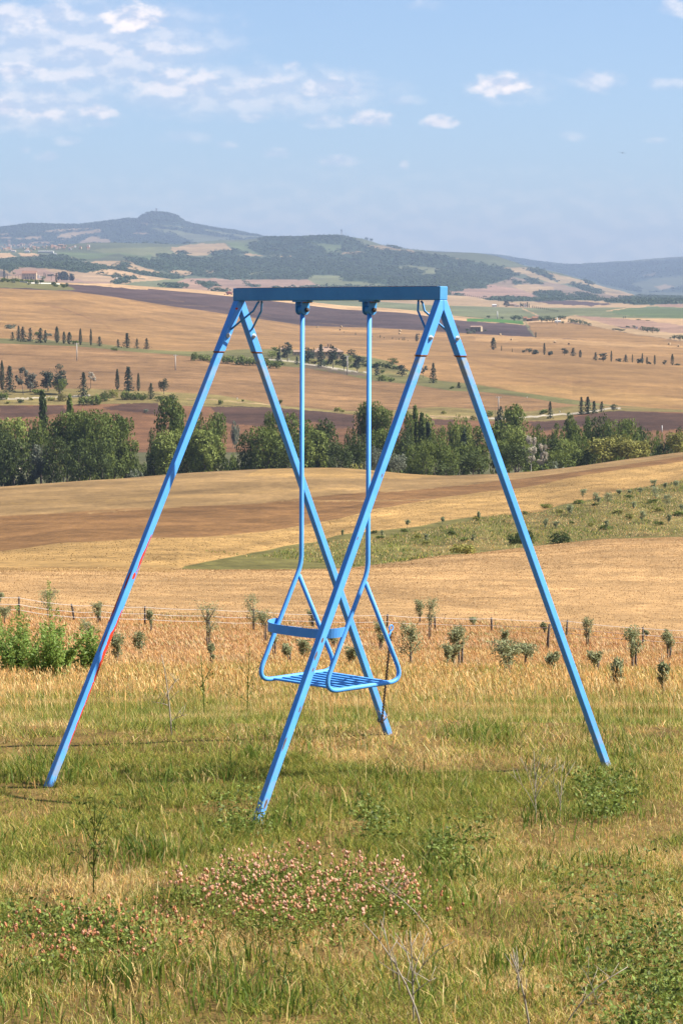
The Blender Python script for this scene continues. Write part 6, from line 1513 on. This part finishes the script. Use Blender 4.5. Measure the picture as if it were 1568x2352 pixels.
# long dry stems with seed heads
def stems(n, d0, d1, half, h0, h1, seed, thick, prob):
    r = np.random.default_rng(seed); X, Y, D = sector(n, d0, d1, half, r); k = fbm(X/2.5, Y/4., seed, 3) > prob; X, Y, D = X[k], Y[k], D[k]; n = len(X)
    h = (h0 + (h1 - h0)*r.random(n)); lean = np.clip(.08 + .5*r.random(n)**2, 0, .9); la = r.normal(2.7, 1.2, n)
    u = r.random(n); col = np.where((u < .30)[:, None], STRAW*.85, np.where((u < .90)[:, None], ORNG*.95, PALE*.85))*(1 + .15*r.normal(size=(n, 1)))
    Z = ground(X, Y) + EYE
    p1 = blades(X, Y, Z - .01, h, thick*(1 + 0*h), lean, col, r, .45, False, la)
    tip = np.stack([X + np.cos(la)*lean*h, Y + np.sin(la)*lean*h, Z + h*np.sqrt(np.clip(1 - lean**2*.6, .1, 1))], 1)
    hd = .03 + .035*r.random(n)
    p2 = blades(tip[:, 0], tip[:, 1], tip[:, 2] - hd*.5, hd, thick*(1.7 + 1.0*r.random(n)), np.clip(lean + .3, 0, .95), col*1.08, r, .6, False, la)
    return [p1, p2]
ps = stems(700, 7, 17, 10, .10, .28, 401, .0014, .46) + stems(6500, 15, 30, 9.5, .12, .32, 402, .0024, .44) + stems(16000, 26, 62, 9.3, .10, .25, 403, .0055, .40)
V, F, L_, Cc = joinm(ps)
tag(obj('dry_grass', make_mesh('dry_stems', V, F, L_, [M_STRAW], False, {'Col': Cc})), 'tall dry seeding grass stems in orange and straw behind the swing', 'dry grass', kind='stuff')
# rough dry slope down to the fence and beyond
def slope():
    out = []
    for n, d0, d1, hh, ww, hf in ((120000, 40, 75, .15, .018, 9.2), (130000, 70, 150, .17, .038, 9.2), (50000, 40, 75, .15, .034, (9.1, 18)), (50000, 70, 150, .17, .07, (9.1, 17))):
        r = np.random.default_rng(int(d0)); X, Y, D = sector(n, d0, d1, hf, r); g = fbm(X/3., Y/7., 55, 4); p = fbm(X/1.2, Y/3, 58, 3)
        dry = np.clip(.96 - np.clip((52 - D)/18, 0, .45) + (g - .5)*.9, .25, 1)
        pr = np.stack([(1 - dry)*.6, (1 - dry)*.9, dry*.35, dry*1.15, (1 - dry)*.5, dry*np.clip((p - .56)*4, 0, .6)], 1)
        col = pickcol(n, pr, r, .18)*np.array([.72, .72, .86]); h = hh*(.4 + .9*r.random(n))*(.6 + .8*p)
        out.append(blades(X, Y, ground(X, Y) + EYE - .03, h, ww*(.6 + .8*r.random(n)), .25 + .7*r.random(n), col, r, tri=True, face=r.normal(2.9, .9, n)))
    return joinm(out)
V, F, L_, Cc = slope()
tag(obj('dry_grass', make_mesh('slope_grass', V, F, L_, [M_STRAW], False, {'Col': Cc})), 'rough tawny dry grass covering the slope around the olive saplings', 'dry grass', kind='stuff')
def grain():
    r = np.random.default_rng(77); X, Y, D = sector(230000, 143, 350, 9.2, r); a, t_ = np.arctan2(X, Y), None
    c = np.clip(np.searchsorted(AZ, a), 1, NCOL - 1)
    top = KD[14][c]; k = D < top + 3; X, Y, D = X[k], Y[k], D[k]; n = len(X)
    g = fbm(X/5., Y/14., 91, 4); g2 = fbm(X/1.3, Y/5, 93, 2); col = np.array(PAL['wheat'])*np.array([1.25, 1.22, 1.15])*(.72 + .5*g + .3*(g2 - .5) + .10*r.normal(size=n))[:, None].clip(.3, 1.7)
    k = r.random(n) < .05*np.clip((D - 140)/60, .2, 1); col[k] = np.array([.72, .52, .27])
    mar = D < 160; col[mar] = col[mar]*np.array([.72, .72, .85])
    h = (.05 + .09*r.random(n)); w = (.06 + .07*r.random(n))*D/200
    return blades(X, Y, ground(X, Y) + EYE - .05, h, w, .15 + .4*r.random(n), col, r, tri=True)
V, F, L_, Cc = grain()
tag(obj('ripe_grain', make_mesh('ripe_grain', V, F, L_, [M_STRAW], False, {'Col': Cc})), 'ripe orange grain standing in the field beyond the wire fence', 'grain', kind='stuff')
def grovegrass():
    r = np.random.default_rng(78); X, Y, D = sector(170000, 262, 560, 9.2, r); Z = ground(X, Y); vx, vy = vproj(X, Y, Z)
    pl = [(zx('Q', p[0]), zy('Q', p[1])) for p in [(-760,200),(60,290),(300,262),(500,232),(760,205),(900,190),(1200,158),(1600,146),(1600,-120),(1450,-85),(1284,-60),(1100,0),(900,40),(700,55),(420,115),(200,150),(-100,175),(-400,250)]]
    k = inpoly(vx, vy, pl); X, Y, D, Z, vy = X[k], Y[k], D[k], Z[k], vy[k]; n = len(X); g = fbm(X/4., Y/16., 95, 4); dry = np.clip(.45 + 2.2*(g - .5), .08, .95)
    col = pickcol(n, np.stack([(1 - dry)*.5, (1 - dry)*.7, dry*.6, dry*.35, (1 - dry)*.9, dry*.3], 1), r)
    return blades(X, Y, Z + EYE - .05, .18 + .35*r.random(n)*(1.4 - dry), .06 + .12*r.random(n), .3 + .5*r.random(n), col, r, tri=True)
V, F, L_, Cc = grovegrass()
tag(obj('grass', make_mesh('grove_grass', V, F, L_, [M_GRASS], False, {'Col': Cc})), 'patchy green and dry grass over the grove slope and ditch at right', 'grass', kind='stuff')
def strawcrest():
    r = np.random.default_rng(79); out = []
    X, Y, D = sector(150000, 262, 640, 9.2, r); Z = ground(X, Y); vx, vy = vproj(X, Y, Z); c = np.clip(np.searchsorted(AZ, np.arctan2(X, Y)), 1, NCOL-1)
    k = (D > KD[16][c] + 1) & (D < KD[20][c]); X, Y, D, Z, c = X[k], Y[k], D[k], Z[k], c[k]; n = len(X)
    lt = D < KD[17][c]; g = fbm(X/6., Y/22., 97, 4)
    col = np.where(lt[:, None], np.array(PAL['light']), np.array(PAL['stub'])*1.05)*(.75 + .5*g + .14*r.normal(size=n))[:, None].clip(.4, 1.5)
    k = lt; X, Y, D, Z, col, lt = X[k], Y[k], D[k], Z[k], col[k], lt[k]; n = len(X)
    return blades(X, Y, Z + EYE - .05, np.where(lt, .11, .10)*(.5 + r.random(n)), .14 + .16*r.random(n), .2 + .4*r.random(n), col, r, tri=True)
V, F, L_, Cc = strawcrest()
tag(obj('stubble', make_mesh('stubble', V, F, L_, [M_STRAW], False, {'Col': Cc})), 'pale uncut straw and brown stubble on the rounded field beyond the ditch', 'stubble', kind='stuff')

# ------------------------------------------------------------------ weeds and flowers in the foreground
def weed(x, base, top, w, label, seed, nst=26, leaf='weed', stalk=False, dmin=20):
    X, Y, Z, D = hit(x, base, dmin); r = np.random.default_rng(seed); H = (base - top)*D/FV; W = w*D/FV
    root = thing('weed_bush', label, 'weed', (X, Y, Z + EYE)); m = MB(); P = []; Nn = []; T = []; Sz = []
    for k in range(nst):
        q = r.random()*6.283; L = W*.5*r.random()**.6; hh = H*(.45 + .5*r.random())*(1 - .35*L/(W*.5 + 1e-6))
        if stalk and k == 0: hh = H; L = .05
        b0 = np.array([math.cos(q), math.sin(q), 0])*L*.25; e = np.array([math.cos(q)*L, math.sin(q)*L, hh]); c = np.array([math.cos(q)*L*.6, math.sin(q)*L*.6, hh*.75])
        ts = np.linspace(0, 1, 6); pts = [(1-t)**2*b0 + 2*t*(1-t)*c + t*t*e for t in ts]; m.tube(pts, [.007*(1.1 - .8*t) for t in ts], 5)
        nl = 60
        for _ in range(nl):
            t = .12 + .88*r.random(); p = (1-t)**2*b0 + 2*t*(1-t)*c + t*t*e + r.normal(0, .025 + .012*(1 - t), 3)
            P.append(p); v = r.normal(size=3) + np.array([0, 0, .8]); Nn.append(v/np.linalg.norm(v)); T.append(np.clip(.3 + .4*t + r.normal(0, .15), 0, 1)); Sz.append(.040*(.6 + .9*r.random())*(1.1 - .5*t))
    if stalk:
        for _ in range(120):
            t = .72 + .3*r.random(); P.append(np.array([0, 0, H*t]) + r.normal(0, .012, 3)); v = r.normal(size=3); Nn.append(v/np.linalg.norm(v)); T.append(.8); Sz.append(.016)
    P = np.array(P); P[:, 2] = np.maximum(P[:, 2], .01)
    V, F, L_ = leaf_cards(P, np.array(Nn), np.array(Sz), r, .42)
    obj('stems', m.mesh('stems', [LEAF['weed']], True), root); obj('leaves', make_mesh('leaves', V, F, L_, [LEAF[leaf]], False, {'tone': np.repeat(np.array(T), 4)}), root)
weed(45, 1556, 1372, 190, 'leafy green weed clump cut by the left picture edge', 1, 44)
weed(120, 1566, 1380, 190, 'widest leafy green weed clump beside the left leg', 2, 46)
weed(112, 1530, 1334, 70, 'tall green weed stalk rising above the left weed clumps', 3, 12, stalk=True)
weed(196, 1556, 1398, 100, 'smaller leafy green weed next to the red flaked leg', 4, 24)
weed(20, 1520, 1366, 110, 'pale green weed behind the left weed clumps', 6, 18)

def stalk_plant(name, label, base, tips, rad, mat, seed, leaves=None, group=None, droop=.0):
    X, Y, Z, D = hit(base[0], base[1], 4); r = np.random.default_rng(seed); k = D/FV
    root = thing(name, label, 'dry plant' if mat is not LEAF['weed'] else 'plant', (X, Y, Z + EYE), group); m = MB(); P = []
    main = None
    for i, tp in enumerate(tips):
        # tips: (x, y, parent height fraction)
        dx = (tp[0] - base[0])*k; dz = (base[1] - tp[1])*k; f = tp[2] if len(tp) > 2 else 0
        s = Vector((0, 0, -.02)) if main is None or f == 0 else Vector(main[0]).lerp(Vector(main[1]), f)
        e = Vector((dx, r.normal(0, .03), dz)); c = s.lerp(e, .5) + Vector((-(dx - s.x)*.22, r.normal(0, .015), (dz - s.z)*.12))
        pts = [s*(1-t)**2 + c*2*t*(1-t) + e*t*t for t in np.linspace(0, 1, 6)]
        m.tube(pts, [rad*.8*(1 - .6*t)*(1 if f == 0 else .6) for t in np.linspace(0, 1, 6)], 6)
        if main is None: main = (s, e)
        P += [tuple(p) for p in pts[1:]]
        for _ in range(3):
            t = .4 + .6*r.random(); j = min(int(t*5), 4); p = pts[j]; q = p + Vector((r.normal(0, .03), r.normal(0, .03), .03 + .04*r.random())); m.tube([p, q], [rad*.4, rad*.18], 4)
    obj('stems', m.mesh('stems', [mat], True), root)
    if leaves:
        P = np.array(P); P = np.repeat(P, leaves, 0) + r.normal(0, .014, (len(P)*leaves, 3)); nn = r.normal(size=P.shape); nn /= np.linalg.norm(nn, axis=1)[:, None]
        V, F, L_ = leaf_cards(P, nn, .009*(.6 + r.random(len(P))), r, .45); obj('leaves', make_mesh('leaves', V, F, L_, [LEAF['mid']], False, {'tone': np.repeat(r.random(len(P)), 4)}), root)
stalk_plant('thistle', 'tall branched dark green thistle growing in the grass below the left leg', (215, 2055), [(222,1812,0),(270,1830,.5),(165,1860,.45),(285,1885,.35),(150,1930,.25),(255,1845,.6),(190,1830,.65),(240,1930,.3)], .0035, LEAF['mid'], 31, 4)
stalk_plant('dry_stalk', 'pale leafless branching stalk standing right of the front leg', (1230, 1885), [(1225,1725,0),(1190,1735,.3),(1265,1740,.4),(1165,1770,.2),(1290,1760,.35),(1250,1715,.6),(1205,1760,.5)], .0035, LEAF['twig'], 32)
stalk_plant('dry_stalk', 'dry grey branching stalk before the far right leg', (1285, 1880), [(1290,1755,0),(1262,1790,.3),(1310,1770,.5),(1275,1800,.2)], .003, LEAF['twig'], 33)
stalk_plant('dry_stalk', 'long pale stalk leaning left from the bottom edge below the pink clover', (972, 2362), [(832,2112,0),(870,2100,.5),(905,2190,.4)], .0042, LEAF['twig'], 34)
stalk_plant('dry_stalk', 'upright pale stalk at the bottom edge beside the leaning one', (950, 2350), [(940,2125,0),(985,2150,.5),(1030,2160,.45),(905,2140,.6),(1000,2235,.35)], .0038, LEAF['twig'], 35)
stalk_plant('dry_stalk', 'bleached forked stalk at the bottom edge right of the middle', (1218, 2372), [(1168,2180,0),(1190,2205,.6),(1196,2215,.7)], .0045, LEAF['twig'], 36)
stalk_plant('dry_stalk', 'dark curved twig sweeping right along the bottom grass', (1290, 2355), [(1444,2222,0),(1330,2210,.5),(1376,2300,.4)], .0032, LEAF['twig'], 37)
stalk_plant('dry_stalk', 'thin straw stalk bending across the pink clover', (1000, 2150), [(845,2020,0),(880,2035,.6),(925,2050,.7)], .0028, LEAF['twig'], 38)
stalk_plant('dry_stalk', 'dry grey stem in the tall grass right of the red flaked leg', (395, 1690), [(372,1500,0),(410,1560,.5),(350,1610,.4),(430,1640,.2)], .006, LEAF['twig'], 39)
stalk_plant('green_stalk', 'thin green branching weed between the left leg and the seat', (568, 1640), [(575,1480,0),(540,1520,.5),(610,1510,.4),(520,1590,.2),(600,1580,.3)], .006, LEAF['weed'], 40, 3)
stalk_plant('green_stalk', 'leafy green weed in dry grass left of the seat', (470, 1650), [(462,1500,0),(490,1530,.5),(440,1560,.4)], .006, LEAF['weed'], 41, 4)
stalk_plant('green_stalk', 'green flowering stem at the bottom left of the pink clover', (640, 2345), [(668,2160,0),(620,2200,.4),(690,2220,.5)], .003, LEAF['weed'], 42, 2)
stalk_plant('dry_stalk', 'reddish dry dock stem near the right edge of the dry slope', (1516, 1560), [(1518,1500,0),(1524,1505,.3),(1512,1510,.3)], .012, LEAF['twig'], 43)

M_HERB = blade_mat("herb_leaves", .3)
def herb_patch(name, label, polys, nh, nleaf, seed, flower=None, hmin=.06, hmax=.16, leafsize=.007, lcol=(.14, .17, .028)):
    r = np.random.default_rng(seed); PX = []; PY = []
    for poly, k in polys:
        xs = [p[0] for p in poly]; ys = [p[1] for p in poly]; c = 0
        while c < k:
            x = r.uniform(min(xs), max(xs), 400); y = r.uniform(min(ys), max(ys), 400)
            m = inpoly(x, y, poly) & (fbm(x/40, y/22, seed, 2) > .36)
            for a, b in zip(x[m][:40], y[m][:40]):
                X, Y, Z, D = hit(a, b + (hmin + hmax)*.5*640, 5); PX.append(X); PY.append(Y); c += 1
                if c >= k: break
    X = np.array(PX); Y = np.array(PY); Z = ground(X, Y) + EYE; n = len(X); H = r.uniform(hmin, hmax, n); parts = []
    lx, ly = r.normal(0, .03, n), r.normal(0, .03, n)
    # stems
    parts.append(blades(X, Y, Z - .01, H*1.02, .0022 + 0*H, .15 + 0*H, np.tile(np.array(lcol)*1.2, (n, 1)), r))
    # leaves
    P = np.stack([np.repeat(X, nleaf), np.repeat(Y, nleaf), np.repeat(Z, nleaf)], 1) + np.stack([r.normal(0, .035, n*nleaf), r.normal(0, .035, n*nleaf), np.repeat(H, nleaf)*(.15 + .75*r.random(n*nleaf))], 1)
    nn = r.normal(size=P.shape)*.6 + np.array([0, 0, .8]); nn /= np.linalg.norm(nn, axis=1)[:, None]
    V, F, L_ = leaf_cards(P, nn, leafsize*(.7 + .7*r.random(len(P))), r, .62)
    col = np.array(lcol)*(1 + .3*r.normal(size=(len(P), 1))).clip(.4, 1.8); parts.append((V, F, L_, np.repeat(col, 4, 0)))
    if flower:
        # rounded flower heads: low spheres of florets
        nu, nv = 8, 5; th = np.linspace(0, math.pi, nv + 1); ph = np.linspace(0, 2*math.pi, nu, endpoint=False)
        dirs = np.array([[math.sin(t)*math.cos(p), math.sin(t)*math.sin(p), math.cos(t)] for t in th for p in ph])
        fs = [];
        for i in range(nv):
            for j in range(nu): fs.append([i*nu+j, (i+1)*nu+j, (i+1)*nu+(j+1) % nu, i*nu+(j+1) % nu])
        fs = np.array(fs); c = np.stack([X + lx*.3, Y + ly*.3, Z + H], 1)
        fk = r.random(n) < flower[2]; c = c[fk]; m = len(c); rad = .0024 + .0036*r.random(m)
        j = 1 + .34*r.normal(size=(m, len(dirs), 1)).clip(-1, 1)
        V = (c[:, None, :] + dirs[None]*j*rad[:, None, None]*np.array([1, 1, 1.35])).reshape(-1, 3)
        F = (fs[None] + np.arange(m)[:, None, None]*len(dirs)).reshape(-1); L_ = np.full(m*len(fs), 4)
        mixu = r.random((m, 1, 1)); up = (dirs[None, :, 2:3]*.5 + .5)
        base_c = np.array(flower[0])*(1 + .2*r.normal(size=(m, 1, 1))); top_c = np.array(flower[1])*(1 + .12*r.normal(size=(m, 1, 1)))
        cc = base_c*(1 - up**1.2*mixu.clip(.25, 1)) + top_c*up**1.2*mixu.clip(.25, 1); parts.append((V, F, L_, cc.reshape(-1, 3).clip(0, 1)))
    V, F, L_, Cc = joinm(parts)
    tag(obj(name, make_mesh(name, V, F, L_, [M_HERB], False, {'Col': Cc})), label, name.replace('_', ' '), kind='stuff')
herb_patch('pink_clover', 'pink and orange clover heads in a broad patch before the front leg', [([(360,2010),(470,1968),(600,1948),(700,1942),(830,1960),(935,1985),(975,2030),(960,2070),(880,2105),(740,2115),(600,2095),(480,2070),(400,2050)], 820)], 1, 7, 61, ((.54, .26, .11), (.78, .53, .39), .90), .07, .15)
herb_patch('pink_clover', 'sparser orange clover heads in the grass at lower left', [([(0,2120),(120,2085),(260,2070),(420,2080),(500,2110),(420,2180),(260,2200),(120,2215),(0,2200)], 260), ([(880,1990),(1080,2020),(1070,2090),(960,2110)], 30)], 1, 7, 62, ((.50, .20, .07), (.62, .36, .24), .85), .05, .11)
herb_patch('green_herbs', 'leafy dark green medick spreading in the grass at lower right', [([(1240,1930),(1400,1950),(1568,1900),(1580,2352),(1330,2352),(1290,2200),(1330,2120),(1260,2040)], 130), ([(1440,2140),(1580,2100),(1580,2352),(1400,2352)], 50), ([(1330,1730),(1450,1740),(1460,1800),(1350,1830)], 60), ([(980,1890),(1100,1840),(1130,1900),(1040,1960)], 36), ([(0,2040),(330,2060),(330,2130),(0,2120)], 60), ([(480,1770),(600,1760),(620,1860),(520,1860)], 36), ([(820,1800),(900,1790),(960,1880),(850,1880)], 26)], 1, 20, 63, None, .06, .17, .0085, (.125, .16, .028))
# ------------------------------------------------------------------ labels that single out every repeated thing
def finish_labels():
    def zone(x, y):
        ln = 503 + (115 - 503)*(y - 809)/(1790 - 809); rf = 1053 + (1400 - 1053)*(y - 818)/(1760 - 818); lf = 590 + (890 - 590)*(y - 809)/(1690 - 809); rn = 963 + (585 - 963)*(y - 817)/(1900 - 817)
        if y < 690: return 'at far left' if x < 300 else 'left of the beam' if x < 538 else 'above the beam' if x < 1030 else 'right of the beam'
        if x < ln: return 'left of the swing'
        if x < lf: return 'between the left legs'
        if x < 692: return 'left of the rods'
        if x < 846: return 'between the rods'
        if x < rn: return 'right of the rods'
        if x < rf: return 'between the right legs'
        return 'right of the swing'
    groups = {}
    for k in KIDS: groups.setdefault((k[1], k[2], k[3], zone(k[4], k[5])), []).append(k)
    for (look, nm, site, zn), L in groups.items():
        L.sort(key=lambda k: k[4])
        for i, k in enumerate(L):
            lb = '%s %s %s' % (look, nm, site)
            if zn not in lb: lb += ', ' + zn
            if len(L) > 1: lb += ', %s from left' % ordinal(i)
            if len(lb.split()) > 16: lb = lb.replace(' from left', '')
            if len(lb.split()) > 16: lb = lb.replace(zn + ', ', '')
            k[0]['label'] = lb
finish_labels()
